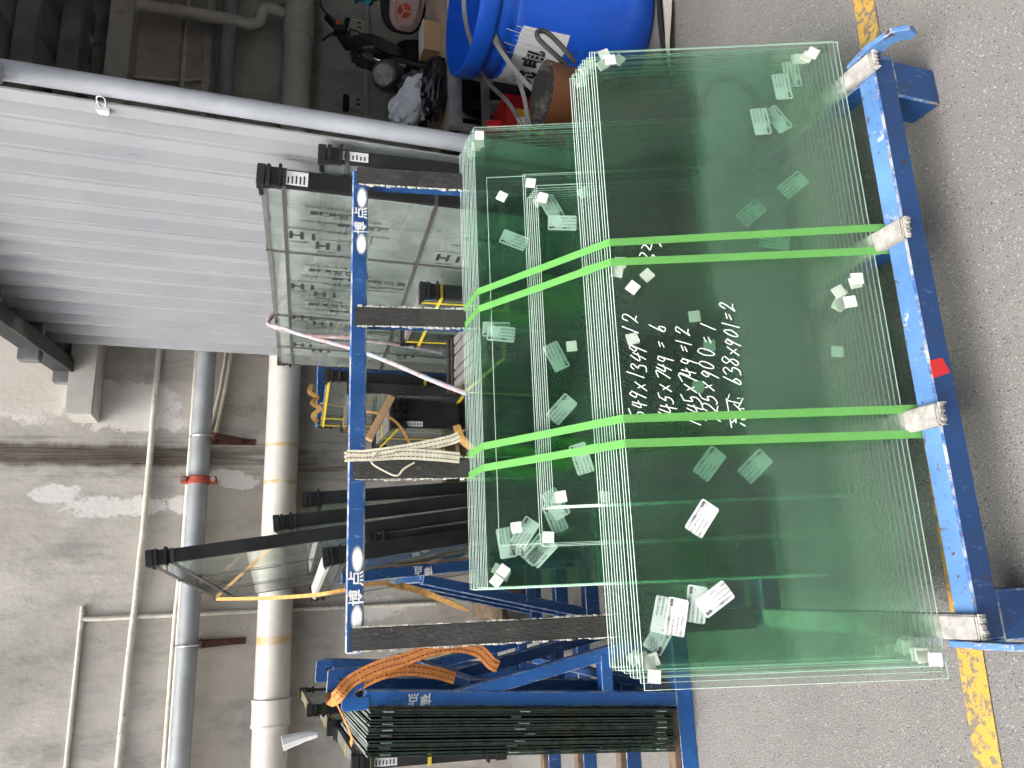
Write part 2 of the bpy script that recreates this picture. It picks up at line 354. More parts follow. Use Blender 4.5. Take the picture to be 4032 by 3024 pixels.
        o = bpy.data.objects.new(name, me); COL.objects.link(o)
        if parent: attach(o, parent)
        if label: o['label'] = label
        return o
def attach(o, p):
    o.parent = p
    inv = Matrix.Translation(-p.location) if p.parent is None else Matrix()
    o.matrix_parent_inverse = inv
def tag(o, label, cat, group=None):
    o['label'] = label; o['category'] = cat
    if group: o['group'] = group
    return o
def thing(name, label, cat, loc=(0, 0, 0), group=None):
    e = bpy.data.objects.new(name, None); e.empty_display_size = .05; e.location = loc; COL.objects.link(e); return tag(e, label, cat, group)
def struct(o): o['kind'] = 'structure'; return o
_TX = {}
def textmesh(name, body, size, o, ax, ay, mat, parent, spacing=1.0, bold=0., cyl=None):
    key = (body, spacing, round(bold / size, 4))
    if key not in _TX:
        c = bpy.data.curves.new(name, 'FONT'); c.body = body; c.size = 1; c.space_character = spacing; c.offset = bold / size; c.align_x = 'CENTER'; c.align_y = 'CENTER'; c.resolution_u = 2
        t = bpy.data.objects.new(name, c); COL.objects.link(t); dg = bpy.context.evaluated_depsgraph_get()
        _TX[key] = bpy.data.meshes.new_from_object(t.evaluated_get(dg)); bpy.data.objects.remove(t)
    me = _TX[key].copy(); me.name = name
    if cyl:                                  # wrap round a vertical cylinder (centre, radius, angle)
        cx_, cy_, r_, a_, z_ = cyl
        for v in me.vertices:
            q = a_ + v.co.x * size / r_; v.co = (cx_ + r_ * math.cos(q), cy_ + r_ * math.sin(q), z_ + v.co.y * size)
    else:
        me.transform(Matrix.Scale(size, 4)); o, ax, ay = V(o), V(ax).normalized(), V(ay).normalized(); az = ax.cross(ay)
        me.transform(Matrix((ax, ay, az)).transposed().to_4x4()); me.transform(Matrix.Translation(o))
    me.materials.clear(); me.materials.append(M[mat]); ob = bpy.data.objects.new(name, me); COL.objects.link(ob)
    if parent: attach(ob, parent)
    return ob
ORD = ['first', 'second', 'third', 'fourth', 'fifth', 'sixth', 'seventh', 'eighth', 'ninth', 'tenth', 'eleventh', 'twelfth', 'thirteenth', 'fourteenth', 'fifteenth', 'sixteenth']

# ================================================================== SETTING
b = B(); b.quad((-40, -40, 0), (40, -40, 0), (40, 40, 0), (-40, 40, 0)); struct(b.build('ground', 'asphalt'))
b = B()
pts = [(-6, 1.365), (-.39, 1.232), (.5, 1.211), (1.31, 1.190), (6, 1.075)]
for (x0, y0), (x1, y1) in zip(pts, pts[1:]): b.quad((x0, y0 - .03, .004), (x1, y1 - .03, .004), (x1, y1 + .03, .004), (x0, y0 + .03, .004))
struct(b.build('road_marking', 'yellow_line'))
o = B().box(-7, 8, 4.15, 4.45, -.1, 4.6).build('concrete_wall', 'wall'); tag(o, 'stained grey rendered wall with pipes running along it at the back', 'wall')
# the building across the lane behind the camera, seen only as dark green reflections in the glass
t = thing('factory_building', 'dark building across the lane, seen only mirrored in the glass panes', 'building', (0, -9, 0))
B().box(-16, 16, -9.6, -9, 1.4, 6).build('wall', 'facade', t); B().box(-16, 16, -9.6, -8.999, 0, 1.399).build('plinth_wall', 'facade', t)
for x0, x1, h in ((-9, -5, 2.4), (-1.2, 1.4, .8), (1.4, 4.1, 1.1), (4.1, 6.6, 1.35), (6.6, 9.2, 1.25), (9.2, 13, 1.0)): B().box(x0, x1, -8.99, -8.93, 0, h).build('pale_reflector', 'reflector_pale', t)  # pale panels added to lighten the lower glass reflections
for i in range(9):
    for j in range(2):
        x = -14 + i * 3.2; z = 1.7 + j * 2.1; wdw = B().box(x, x + 1.8, -8.92, -8.9, z, z + 1.5).build('window_frame', 'dark_steel', t)
        B().box(x + .08, x + 1.72, -8.9, -8.885, z + .08, z + 1.42).build('pane', 'glass_edge_dark', wdw)

# ---- pipes on the wall
def pipe_thing(name, label, pts, r, mat, cat='pipe', seg=16, group=None):
    return tag(B().tube(pts, r, seg).build(name, mat), label, cat, group)
t = thing('drain_pipe', 'large cream plastic drain pipe running along the wall with yellow stains', 'pipe', (0, 4.05, 0))
B().tube([(-6, 4.05, 1.245), (8, 4.05, 1.215)], .083, 28).build('pipe_run', 'pvc', t)
B().tube([(-.60, 4.05, 1.234), (-.495, 4.05, 1.234)], .089, 28).build('coupling', 'pvc', t)
B().tube([(-.50, 4.05, 1.234), (-.485, 4.05, 1.234)], .092, 28).build('collar', 'pvc', t)
B().tube([(-.61, 4.05, 1.234), (-.598, 4.05, 1.234)], .092, 28).build('collar', 'pvc', t)
B().tube([(3.22, 4.05, 1.226), (3.42, 4.05, 1.226)], .092, 28).build('tee_socket', 'pvc', t)
t = thing('down_pipe', 'cream rainwater pipe bending from the gutter into the drain', 'pipe', (3.22, 4.0, 1.3))
B().tube(crom([(3.21, 4.0, 2.12), (3.22, 4.0, 1.9), (3.23, 4.0, 1.62), (3.22, 4.0, 1.52), (3.255, 4.0, 1.455), (3.315, 4.0, 1.445), (3.36, 4.0, 1.41), (3.365, 4.02, 1.32)], 6), .036, 16).build('pipe_run', 'pvc', t)
for z in (1.86, 1.60): B().tube([(3.222, 4.0, z), (3.222, 4.0, z + .05)], .041, 16).build('joint', 'pvc', t)
t = thing('water_pipe', 'grey steel pipe held off the wall with a red coupling', 'pipe', (0, 4.03, 0))
B().tube([(-6, 4.03, 1.622), (8, 4.03, 1.617)], .0465, 22).build('pipe_run', 'grey_pipe', t)
c = B(); c.tube([(.535, 4.03, 1.619), (.572, 4.03, 1.619)], .058, 22); c.box(.538, .570, 3.99, 4.06, 1.668, 1.70); c.box(.538, .570, 3.99, 4.06, 1.535, 1.57)
cl = c.build('coupling', 'red_clamp', t, .004)
for z in (1.684, 1.552): B().tube([(.554, 3.975, z), (.554, 3.992, z)], .011, 8).build('bolt', 'zinc', cl)
for i, (x, lab) in enumerate(((.772, 'rusty brown pipe bracket nearest the corrugated partition'), (-.22, 'rusty brown pipe bracket beside the white vertical conduit'))):
    t = thing('pipe_bracket', lab, 'bracket', (x, 4.15, 1.4), 'rusty brackets under the grey pipe')
    B().bar((x, 4.145, 1.60), (x, 4.145, 1.36), .032, .012, (0, -1, 0)).build('back_plate', 'rust', t, .002)
    B().bar((x, 4.15, 1.562), (x, 3.97, 1.562), .032, .014).build('shelf', 'rust', t, .002)
    B().bar((x, 4.14, 1.40), (x, 3.98, 1.55), .028, .012).build('strut', 'rust', t, .002)
    B().tube(crom([(x, 3.985, 1.56), (x, 3.972, 1.63), (x, 4.03, 1.675), (x, 4.085, 1.62)], 4), .004, 6).build('pipe_clip', 'zinc', t)
pipe_thing('conduit', 'thin speckled white conduit, highest of the long runs on the wall', crom([(-6, 4.128, 1.93), (-.9, 4.128, 1.885), (.1, 4.128, 1.865), (1.2, 4.128, 1.856), (8, 4.128, 1.85)], 6), .0145, 'conduit', 'conduit')
pipe_thing('conduit', 'thin white conduit just above the grey steel pipe', crom([(-6, 4.125, 1.70), (-.74, 4.125, 1.69), (.07, 4.125, 1.682), (.75, 4.125, 1.672), (8, 4.125, 1.67)], 6), .013, 'conduit', 'conduit')
pipe_thing('conduit', 'thin white conduit touching the top of the grey steel pipe', crom([(-6, 4.09, 1.67), (-.74, 4.09, 1.668), (.1, 4.09, 1.668), (.85, 4.10, 1.672)], 6), .010, 'conduit', 'conduit')
pipe_thing('conduit', 'upper of the two thin white conduits dipping below the grey pipe by the partition', crom([(.82, 4.13, 1.59), (1.0, 4.13, 1.555), (1.18, 4.13, 1.535), (1.6, 4.13, 1.50)], 6), .010, 'conduit', 'conduit', 8)
pipe_thing('conduit', 'lower of the two thin white conduits dipping below the grey pipe by the partition', crom([(.80, 4.13, 1.56), (1.0, 4.13, 1.53), (1.18, 4.13, 1.512), (1.6, 4.13, 1.475)], 6), .010, 'conduit', 'conduit', 8)
pipe_thing('conduit', 'old white conduit dropping down the wall from a corner bend', crom([(-6, 4.14, 2.10), (-.6, 4.14, 2.092), (-.12, 4.14, 2.09), (-.083, 4.14, 2.085), (-.083, 4.14, 2.02), (-.083, 4.14, 1.5), (-.085, 4.14, .4)], 6), .011, 'conduit', 'conduit', 10)
pipe_thing('conduit', 'thin white conduit dropping from the gutter above the parked scooters', crom([(2.84, 4.13, 2.1), (2.865, 4.13, 1.84), (2.89, 4.13, 1.78), (2.88, 4.13, 1.70)], 5), .010, 'conduit', 'conduit', 8)
tag(B().box(1.3, 8, 4.125, 4.15, 1.71, 1.748).build('cable_trunking', 'gutter'), 'flat cream cable trunking high on the wall under the canopy', 'trunking')
tag(B().box(1.3, 8, 4.12, 4.15, .795, .825).build('cable_trunking', 'gutter'), 'flat grey cable trunking on the wall behind the scooters', 'trunking')
for i, (x, lab) in enumerate(((3.46, 'ivory wall socket with a charger plugged in beside the pink scooter'), (2.90, 'ivory wall socket with an empty face nearest the partition'))):
    t = thing('wall_socket', lab, 'socket', (x, 4.12, .86), 'sockets on the trunking')
    B().box(x - .045, x + .045, 4.10, 4.15, .825, .905).build('face_plate', 'socket', t, .004)
    B().box(x - .05, x + .05, 4.11, 4.15, .91, .945).build('cover_hood', 'black', t, .003)
    for dx in (-.018, .018): B().box(x + dx - .006, x + dx + .006, 4.098, 4.1005, .845, .868).build('slot', 'ink', t)

# ---- canopy, gutter and partition
t = thing('shed_canopy', 'low corrugated canopy roof over the scooter bay', 'canopy', (3, 4.0, 2.2))
def roofz(y): return 2.30 + .17 * (4.05 - y)
b = B(); y0, y1 = 1.0, 4.1; x = 1.12  # front edge carried forward, out of view, to darken the bay
while x < 7:
    for xa, xb, dz0, dz1 in ((x, x + .12, 0, 0), (x + .12, x + .145, 0, .025), (x + .145, x + .185, .025, .025), (x + .185, x + .21, .025, 0)):
        b.quad((xa, y0, roofz(y0) + dz0), (xb, y0, roofz(y0) + dz1), (xb, y1, roofz(y1) + dz1), (xa, y1, roofz(y1) + dz0))
    x += .21
b.build('roof_sheet', 'roof_under', t)
for y in (1.9, 2.35, 2.80, 3.27, 3.67, 4.04):
    z = roofz(y); B().box(1.02, 7, y - .03, y + .03, z - .09, z - .004).build('purlin', 'purlin', t, .004)
b = B(); b.bar((1.10, y0, roofz(y0) - .06), (1.10, 4.1, roofz(4.1) - .06), .05, .11); b.build('edge_rafter', 'dark_steel', t)
b = B(); b.bar((1.08, y0, roofz(y0) - .12), (1.08, 4.1, roofz(4.1) - .12), .06, .008); b.build('rafter_flange', 'dark_steel', t)
B().bar((1.55, 4.0, 1.98), (1.25, 3.62, 2.26), .05, .05).build('brace', 'gutter', t, .003)
B().box(.85, 8, 3.93, 4.147, 2.10, 2.215).build('gutter', 'gutter', t, .004)
B().bar((1.22, 1.84, 2.02), (1.02, 1.62, 2.16), .055, .055).build('brace', 'post_grey', t, .003)

tag(B().box(3.85, 3.95, 1.4, 4.149, 0, 2.2).build('bay_light_blocker', 'facade'), 'unseen wall added to keep side light out of the scooter bay', 'wall')  # added light blocker that darkens the scooter bay
t = thing('corrugated_partition', 'light grey corrugated metal partition beside the scooter bay', 'partition', (1.2, 2.9, 0))
b = B(); prof = [(1.205, 1.885)]; y = 1.93
while y < 3.93:
    prof += [(1.205, y), (1.176, y + .016), (1.176, y + .027), (1.182, y + .030), (1.182, y + .037), (1.176, y + .040), (1.176, y + .051), (1.205, y + .067)]; y += .146
prof += [(1.205, 3.97)]
for (xa, ya), (xb, yb) in zip(prof, prof[1:]):
    b.quad((xa, ya, .05), (xb, yb, .05), (xb, yb, roofz(yb) - .02), (xa, ya, roofz(ya) - .02)); b.quad((xa + .004, ya, .05), (xb + .004, yb, .05), (xb + .004, yb, roofz(yb) - .02), (xa + .004, ya, roofz(ya) - .02))
b.build('sheet', 'sheet', t)
B().tube([(1.233, 1.852, 0), (1.233, 1.852, 2.6)], .0255, 20).build('corner_post', 'post_grey', t)
b = B(); b.box(1.198, 1.204, 1.875, 1.925, .05, 2.6); b.build('edge_trim', 'sheet', t)
b = B()
for i in range(7):
    yy = 2.09 + i * .292; zz = 1.922 - i * .014
    b.tube([(1.206, yy, zz), (1.199, yy, zz)], .0055, 6)
o = b.build('screws', 'dark_steel', t); o['kind'] = 'stuff'
t = thing('binder_clip', 'white binder clip gripping the edge of the partition', 'clip', (1.2, 1.88, 1.78))
B().prism([(-.016, 0), (.016, 0), (.011, .022), (-.011, .022)], (1.188, 1.89, 1.792), (0, 0, 1), (0, 1, 0), (.014, 0, 0)).build('jaw', 'clip', t, .001)
B().tube(crom([(1.195, 1.888, 1.800), (1.20, 1.862, 1.802), (1.20, 1.850, 1.797), (1.20, 1.850, 1.787), (1.20, 1.862, 1.783), (1.195, 1.888, 1.785)], 4), .0016, 6).build('wire_handle', 'clip', t)

# ================================================================== FRONT RACK AND ITS GLASS
FX = (1.047, .657, .275, -.107)              # the four frames of the rack
def upy(z): return 1.80 - (1.179 - z) * .151  # front face of the leaning uprights
t = thing('glass_rack', 'blue steel glass rack in the foreground with black rubber strips on its uprights', 'rack', (.47, 1.4, 0))
b = B(); b.box(-.13, 1.07, 1.045, 1.092, .122, .181); o = b.build('base_rail', ['blue', 'blue_worn_lit'], t, .004)
for p in o.data.polygons:
    if p.material_index < 2: p.material_index = 1 if p.normal.z > .8 else 0  # top face gets worn paint with its brighter light painted in
B().box(-.13, 1.07, 1.64, 1.69, .122, .181).build('base_rail', 'blue', t, .004)
for x in FX:
    B().box(x - .02, x + .02, 1.093, 1.639, .124, .179).build('arm', 'blue', t, .003)
    B().bar((x, upy(.18) + .02, .18), (x, upy(1.137) + .02, 1.137), .038, .04, (0, -1, 0)).build('upright', 'blue', t, .003)
    B().bar((x, upy(.62) + .05, .62), (x, 2.0, .15), .034, .04, (0, -1, 0)).build('rear_brace', 'blue', t, .003)
    B().box(x - .02, x + .02, 1.691, 2.02, .124, .16).build('rear_arm', 'blue', t, .003)
for x, y in ((1.03, 1.07), (-.09, 1.07), (1.03, 1.98), (-.09, 1.98)): B().box(x - .045, x + .045, y - .022, y + .055, 0, .121).build('leg', 'blue', t, .004)
# top bar with its stencilled name
b = B(); b.bar((-.138, upy(1.16) + .022, 1.159), (1.068, upy(1.16) + .022, 1.159), .044, .041, (0, .15, 1)); tb = b.build('top_bar', 'blue', t, .004)
nz = V((0, -.989, .149)); yb = upy(1.16) - .0025
def stencil(xc, dim):
    for ch, dx in (('博', -.021), ('点', .021)): textmesh('lettering', ch, .036, (xc + dx, yb - .0004, 1.158), (1, 0, 0), (0, .149, .989), 'white_paint', tb, bold=.0006)
    for dx in (-.066, .064):
        B().quad(*[V((xc + dx, yb - .0003, 1.158)) + V((1, 0, 0)) * p * .032 + V((0, .149, .989)) * q * .0195 for p, q in ((-1, -1), (1, -1), (1, 1), (-1, 1))]).build('paint_patch', 'spray', tb)
stencil(.921, 0); stencil(.004, 0)
for i, x in enumerate(FX):
    z0, z1 = .20, 1.172
    wv = .024
    p0 = V((x, upy(z0) - .005, z0)); p1 = V((x, upy(z1) - .005, z1))
    B().bar(p0, p1, wv * 2, .011, (0, -1, 0)).build('rubber_strip', 'rubber', t, .002)
    for sgn in (-1, 1):
        if (i == 0 and sgn > 0): continue
        fb = B(); n = 46
        for q in range(n):
            z = .55 + (1.168 - .55) * q / n; yy = upy(z) - .006; ln = random.uniform(.001, .0055)
            xx = x + sgn * wv; fb.frame((xx, yy - .003, z), (sgn * ln, random.uniform(-.002, .002), random.uniform(-.004, .004)), (0, .006, 0), (0, 0, (1.168 - .55) / n * random.uniform(.6, 1)))
        ob = fb.build('frayed_edge', 'fray', t); ob['kind'] = 'stuff'
    pd = B(); pd.box(x - .0215, x + .0215, 1.034, 1.62, .1815, .1985); pd.build('arm_pad', 'pad', t, .003)
    fr = B()
    for q in range(26):
        xx = x - .021 + .042 * q / 25; fr.frame((xx, 1.034, .183), (.0016, 0, 0), (random.uniform(-.001, .001), -random.uniform(.001, .010), random.uniform(-.004, .004)), (0, 0, .010))
    ob = fr.build('frayed_end', 'fray', t); ob['kind'] = 'stuff'
# tie-down hooks at both ends of the base rail
hk = [(0, -.075), (.05, -.075), (.05, -.045), (.022, -.045), (.008, -.030), (.008, .010), (.03, .02), (.055, .02), (.062, .035), (.04, .05), (-.01, .05), (-.03, .03), (-.05, -.01), (-.05, -.05)]
for x in (1.0705, -.1425):
    pl = [(0.05, -.055), (.05, .0), (.03, .012), (-.01, .015), (-.03, .03), (-.05, .024), (-.062, .045), (-.035, .062), (.0, .058), (.03, .045), (.062, .045), (.062, -.055)]
    hook = [(-.005, -.045), (.05, -.045), (.05, .03), (.02, .035), (-.02, .04), (-.075, .03), (-.095, .0), (-.088, -.028), (-.07, -.03), (-.064, -.012), (-.045, .0), (-.02, -.002), (-.005, -.012)]
    B().prism(hook, (x, 1.052, .165), (0, 1, 0), (0, 0, 1), (.012, 0, 0)).build('tie_hook', 'blue_worn_lit', t, .0015)
B().prism([(.383, .179), (.391, .146), (.362, .131), (.347, .179)], (0, 1.0445, 0), (1, 0, 0), (0, 0, 1), (0, -.0006, 0)).build('red_tape', 'red_tape', t, label='square of bright red tape on the base rail')

LEAN = R(20.33); PU = V((0, math.sin(LEAN), math.cos(LEAN))); PN = V((0, -math.cos(LEAN), math.sin(LEAN))); SPC = .0122
FC = [.4776, .4884, .4971, .4947, .496, .5049, .5005, .5034, .5035, .5027, .5065, .5069]
BC = [.5615, .562, .564, .5645, .565, .5645, .5655, .565, .5605, .561, .562, .5625]
panes = [(FC[i], 1.349, .549, 'front') for i in range(12)] + [(.5275, .749, .639, 'six') for i in range(6)] + [(.5245, .901, .638, 'two'), (.528, .901, .638, 'two'), (.5315, .900, .7245, 'one')] + [(BC[i], 1.145, .749, 'back') for i in range(12)]
PO = []
def p2w(k, u, v, off=0.): return V((u, 1.109 + SPC * k, .199)) + PU * v + PN * off
cnt = {}
NM = {'front': ('wide low front stack', 12), 'six': ('short narrow middle stack', 6), 'two': ('pair behind the narrow middle stack', 2), 'one': ('', 1), 'back': ('tall rear stack against the uprights', 12)}
for k, (xc, wd, ht, st) in enumerate(panes):
    j = cnt.get(st, 0); cnt[st] = j + 1
    if k == 0: lab = 'frontmost clear green glass pane, written on in white marker'
    elif st == 'one': lab = 'single glass pane standing alone between the rear stack and the pair'
    elif j == NM[st][1] - 1: lab = 'rearmost glass pane of the ' + NM[st][0]
    elif j == 0: lab = 'frontmost glass pane of the ' + NM[st][0]
    else: lab = ORD[j] + ' glass pane from the front in the ' + NM[st][0]
    dz = random.uniform(-.0006, .0006)
    c = .0008; X0 = V((1, 0, 0)); o0 = p2w(k, xc - wd / 2, 0); hh = ht + dz; dl = 0 if k == 0 else random.uniform(-.0026, .0026); dy = 0 if k == 0 else random.uniform(-.003, .003)
    ring = lambda ins, dep: [o0 + X0 * (ins if a == 0 else wd - ins) + PU * (ins if q == 0 else hh - ins) - PN * dep + PN * (dl * q + dy * (a - .5)) for a, q in ((0, 0), (1, 0), (1, 1), (0, 1))]
    b = B(); b.add(ring(c, 0) + ring(0, c) + ring(0, .005), [(0, 1, 2, 3)] + [(i, i + 4, (i + 1) % 4 + 4, (i + 1) % 4) for i in range(4)] + [(i + 4, i + 8, (i + 1) % 4 + 8, (i + 1) % 4 + 4) for i in range(4)])
    o = b.build('glass_sheet', ['glass_front' if k == 0 else 'glass', 'glass_edge'])
    for p in o.data.polygons: p.material_index = 0 if abs(p.normal.dot(PN)) > .9 else 1
    tag(o, lab, 'glass pane', 'panes in the ' + NM[st][0] if NM[st][0] else None); PO.append(o)
PADS = [(-1, 1.1285, 0.5147, 2), (1, 1.1507, 0.5249, 20), (2, 1.1321, 0.5249, 31), (2, 1.1443, 0.4874, 47), (5, 1.1603, 0.536, 8), (7, 1.1622, 0.535, 26), (9, 1.155, 0.536, 88), (10, 1.155, 0.535, 14), (-1, 1.1226, 0.0603, 57), (1, 1.1207, 0.0699, 51), (2, 1.1254, 0.0759, 86), (3, 1.1325, 0.0749, 88), (0, 0.6409, 0.5277, 87), (0, 0.6207, 0.5356, 76), (1, 0.6097, 0.4738, 39), (-1, 0.5799, 0.5074, 49), (3, 0.5228, 0.3707, 3), (1, 0.4722, 0.5156, 11), (5, 0.465, 0.3316, 87), (5, 0.378, 0.3644, 72), (1, 0.5552, 0.0831, 27), (2, 0.5304, 0.079, 60), (-1, 0.5781, 0.0461, 0), (1, 0.5733, 0.0466, 9), (2, 0.5577, 0.0707, 42), (-1, 0.5284, 0.0678, 5), (2, 0.5307, 0.0748, 18), (4, 0.4365, 0.0775, 82), (-1, -0.163, 0.0202, 87), (0, -0.1568, 0.0364, 12), (1, -0.155, 0.0376, 87), (2, -0.1545, 0.0365, 3), (3, -0.1431, 0.0393, 88), (4, -0.1437, 0.0439, 61), (6, -0.1503, 0.0415, 7), (7, -0.152, 0.0534, 87), (0, -0.1455, 0.5286, 17), (-1, -0.1727, 0.5293, 84), (1, -0.1494, 0.535, 87), (3, -0.1458, 0.534, 21), (6, -0.1469, 0.533, 36), (13, 0.888, 0.5239, 25), (12, 0.8682, 0.6255, 70), (13, 0.8763, 0.6242, 8), (15, 0.8824, 0.6206, 30), (18, 0.9464, 0.6238, 81), (20, 0.9257, 0.6874, 60), (21, 1.1074, 0.7346, 87), (22, 1.0978, 0.7313, 2), (24, 1.1041, 0.733, 87), (27, 1.1075, 0.7335, 88), (13, 0.5087, 0.5737, 3), (20, 0.1187, 0.6847, 6), (12, 0.172, 0.6219, 7), (13, 0.17, 0.6237, 68), (18, 0.0936, 0.6242, 86), (19, 0.0931, 0.6247, 13), (12, 0.168, 0.5307, 79), (21, 0.0275, 0.7126, 53), (21, 0.0067, 0.7289, 50), (22, 0.0307, 0.7215, 59), (23, 0.0199, 0.7039, 58)]
# k: behind which pane's front the pad is stuck; -1 and >=12 sit on the visible front face
for k, u, v, a in PADS:
    kk = max(k, 0) if k > 11 else max(k - 1, 0); s = .0118; ca, sa = math.cos(R(a)), math.sin(R(a)); fr = k < 0 or k in (12, 18, 20, 21)
    ex = V((1, 0, 0)) * ca + PU * sa; ey = V((-1, 0, 0)) * sa + PU * ca
    b = B(); b.frame(p2w(kk, u, v, .0004 if fr else -.0054) - ex * s - ey * s, ex * 2 * s, ey * 2 * s, PN * (.0045 if fr else -.0045)); b.build('spacer_pad', 'cork', PO[kk], .0006)
LABELS = [(3, 1.0619, 0.1185, 183), (4, 1.1011, 0.0833, 181), (3, 0.9748, 0.1776, 184), (4, 0.9862, 0.1313, 211), (6, 0.8336, 0.1003, 307), (8, 0.781, 0.1849, 308), (7, 0.7058, 0.1502, 258), (-1, 0.1054, 0.4141, 323), (-1, -0.0716, 0.4797, 346), (-1, -0.043, 0.4054, 123), (1, -0.051, 0.4391, 349), (1, -0.0681, 0.5025, 164), (2, -0.1034, 0.5051, 146), (5, 0.2168, 0.3582, 319), (5, 0.2078, 0.2679, 311), (12, 0.8114, 0.5777, 86), (13, 0.8571, 0.5954, 205), (21, 0.822, 0.6539, 65), (21, 0.5791, 0.6947, 82), (22, 0.595, 0.7018, 86), (14, 0.4926, 0.600, 204), (13, 0.3674, 0.5994, 316), (12, 0.2539, 0.5678, 15), (18, 0.1666, 0.60, 208), (19, 0.1378, 0.598, 20), (20, 0.1076, 0.6622, 325), (21, 0.0942, 0.6751, 353), (21, 0.0708, 0.6346, 317), (21, 0.0884, 0.7003, 188), (21, 0.0655, 0.622, 314)]
LT = [(0, .7, 'a'), ]
def paper_label(k, u, v, a, num):
    kk = (max(k - 1, 0) if k < 12 else k + 1); fr = k < 0; ca, sa = math.cos(R(a)), math.sin(R(a))
    ex = V((1, 0, 0)) * ca + PU * sa; ey = V((-1, 0, 0)) * sa + PU * ca; L2, H2 = .0335, .019; off = .0008 if fr else -.0058
    o = p2w(kk, u, v, off); rd = .003
    pl = [(-L2 + rd, -H2), (L2 - rd, -H2), (L2, -H2 + rd), (L2, H2 - rd), (L2 - rd, H2), (-L2 + rd, H2), (-L2, H2 - rd), (-L2, -H2 + rd)]
    b = B(); b.prism(pl, o, ex, ey, PN * .0003); p = b.build('paper_label', 'paper', PO[kk])
    po = o + PN * .0006
    textmesh('print', '658', .0085, po + ex * .024 + ey * .012, ex, ey, 'ink', p, bold=.0003)
    textmesh('print', num, .0045, po + ex * .026 + ey * .0045, ex, ey, 'ink', p)
    for i, (s, tx, dx) in enumerate((('5mm白玻钢化', .0058, -.019), ('宽549*高1349 =12', .0052, -.0145), ('YJ0025108-42356', .0048, -.0155), ('国潮F2二号车间', .0055, -.0165))):
        textmesh('print', s, tx, po + ex * dx + ey * (.0125 - i * .0083), ex, ey, 'ink', p)
    textmesh('print', '黑色中空不打标', .0052, po + ex * .009 + ey * .0125, ex, ey, 'ink', p)
for i, (k, u, v, a) in enumerate(LABELS): paper_label(k, u, v, a, str(37 + i) if i < 20 else str(95 + i))
# approval stamps etched in the corners
def stamp(k, u, v, r):
    o = p2w(k, u, v, .0006); b = B()
    for ra in (r, r * .62, r * .38):
        pts = [o + V((1, 0, 0)) * ra * math.cos(q / 14 * 2 * math.pi) + PU * ra * .75 * math.sin(q / 14 * 2 * math.pi) for q in range(15)]; b.tube(pts, .00035, 4, False)
    b.build('etched_stamp', 'ink', PO[k])
for k in (0, 1, 2): stamp(k, 1.135 + .003 * k, .028 + .004 * k, .008)
for k in range(21, 27): stamp(k, 1.085 - .003 * (k - 21), .700, .010)
for k in range(0, 5): stamp(k, -.118 + .003 * k, .527, .011)
# hand writing in white marker: text runs along the pane, one stroke list per sign
G = {'0': [[(.5, 1), (.15, .7), (.2, .2), (.5, 0), (.85, .35), (.8, .8), (.5, 1)]], '1': [[(.62, 1), (.4, 0)]], '2': [[(.1, .72), (.3, 1), (.75, .9), (.7, .55), (.1, .05), (.45, .12), (1, .0)]], '3': [[(.1, .9), (.5, 1), (.8, .8), (.4, .55), (.8, .35), (.6, .02), (.05, .1)]],
     '4': [[(.35, 1), (.1, .42), (.95, .45)], [(.75, .85), (.5, -.05)]], '5': [[(.35, .95), (.25, .5), (.7, .5), (.75, .15), (.3, -.02), (.02, .1)], [(.38, .95), (.95, 1)]], '6': [[(.75, 1.05), (.3, .55), (.12, .15), (.5, 0), (.75, .25), (.5, .45), (.2, .25)]],
     '7': [[(.05, .92), (.85, .95), (.45, 0)]], '8': [[(.75, .85), (.4, 1), (.25, .72), (.7, .35), (.45, 0), (.15, .2), (.5, .52), (.85, .78)]], '9': [[(.75, .75), (.4, .95), (.2, .65), (.5, .5), (.78, .8), (.6, .3), (.45, -.12)]], 'x': [[(.15, .7), (.85, .15)], [(.85, .8), (.2, .1)]], '=': [[(.1, .6), (.8, .62)], [(.1, .32), (.8, .36)]]}
WRITE = [('5', 0.3126, 0.519), ('4', 0.3332, 0.5162), ('9', 0.3529, 0.5178), ('x', 0.3702, 0.51), ('1', 0.3938, 0.5166), ('3', 0.4091, 0.51), ('4', 0.4316, 0.5092), ('9', 0.4486, 0.5111), ('=', 0.4714, 0.5114), ('1', 0.489, 0.5197), ('2', 0.5143, 0.5188), ('6', 0.3069, 0.4613), ('4', 0.3231, 0.4598), ('5', 0.3428, 0.4612), ('x', 0.3647, 0.4603), ('7', 0.3902, 0.4612), ('4', 0.4058, 0.4608), ('9', 0.4236, 0.4571), ('=', 0.4566, 0.4616), ('6', 0.4911, 0.464), ('1', 0.2918, 0.4111), ('1', 0.3047, 0.4109), ('4', 0.3197, 0.4072), ('5', 0.3384, 0.4107), ('x', 0.3615, 0.4116), ('7', 0.3814, 0.4128), ('4', 0.3948, 0.4136), ('9', 0.417, 0.4103), ('=', 0.4455, 0.4162), ('1', 0.4557, 0.4152), ('2', 0.4819, 0.4148), ('7', 0.2977, 0.3736), ('2', 0.3194, 0.3745), ('5', 0.3391, 0.3777), ('x', 0.3643, 0.3761), ('9', 0.3874, 0.3715), ('0', 0.4076, 0.3737), ('0', 0.4345, 0.3719), ('=', 0.4615, 0.368), ('1', 0.4887, 0.3619), ('6', 0.3742, 0.3249), ('3', 0.3942, 0.3247), ('8', 0.4144, 0.3257), ('x', 0.4344, 0.3191), ('9', 0.4525, 0.3181), ('0', 0.473, 0.318), ('1', 0.489, 0.3162), ('=', 0.5099, 0.3192), ('2', 0.5308, 0.3191)]
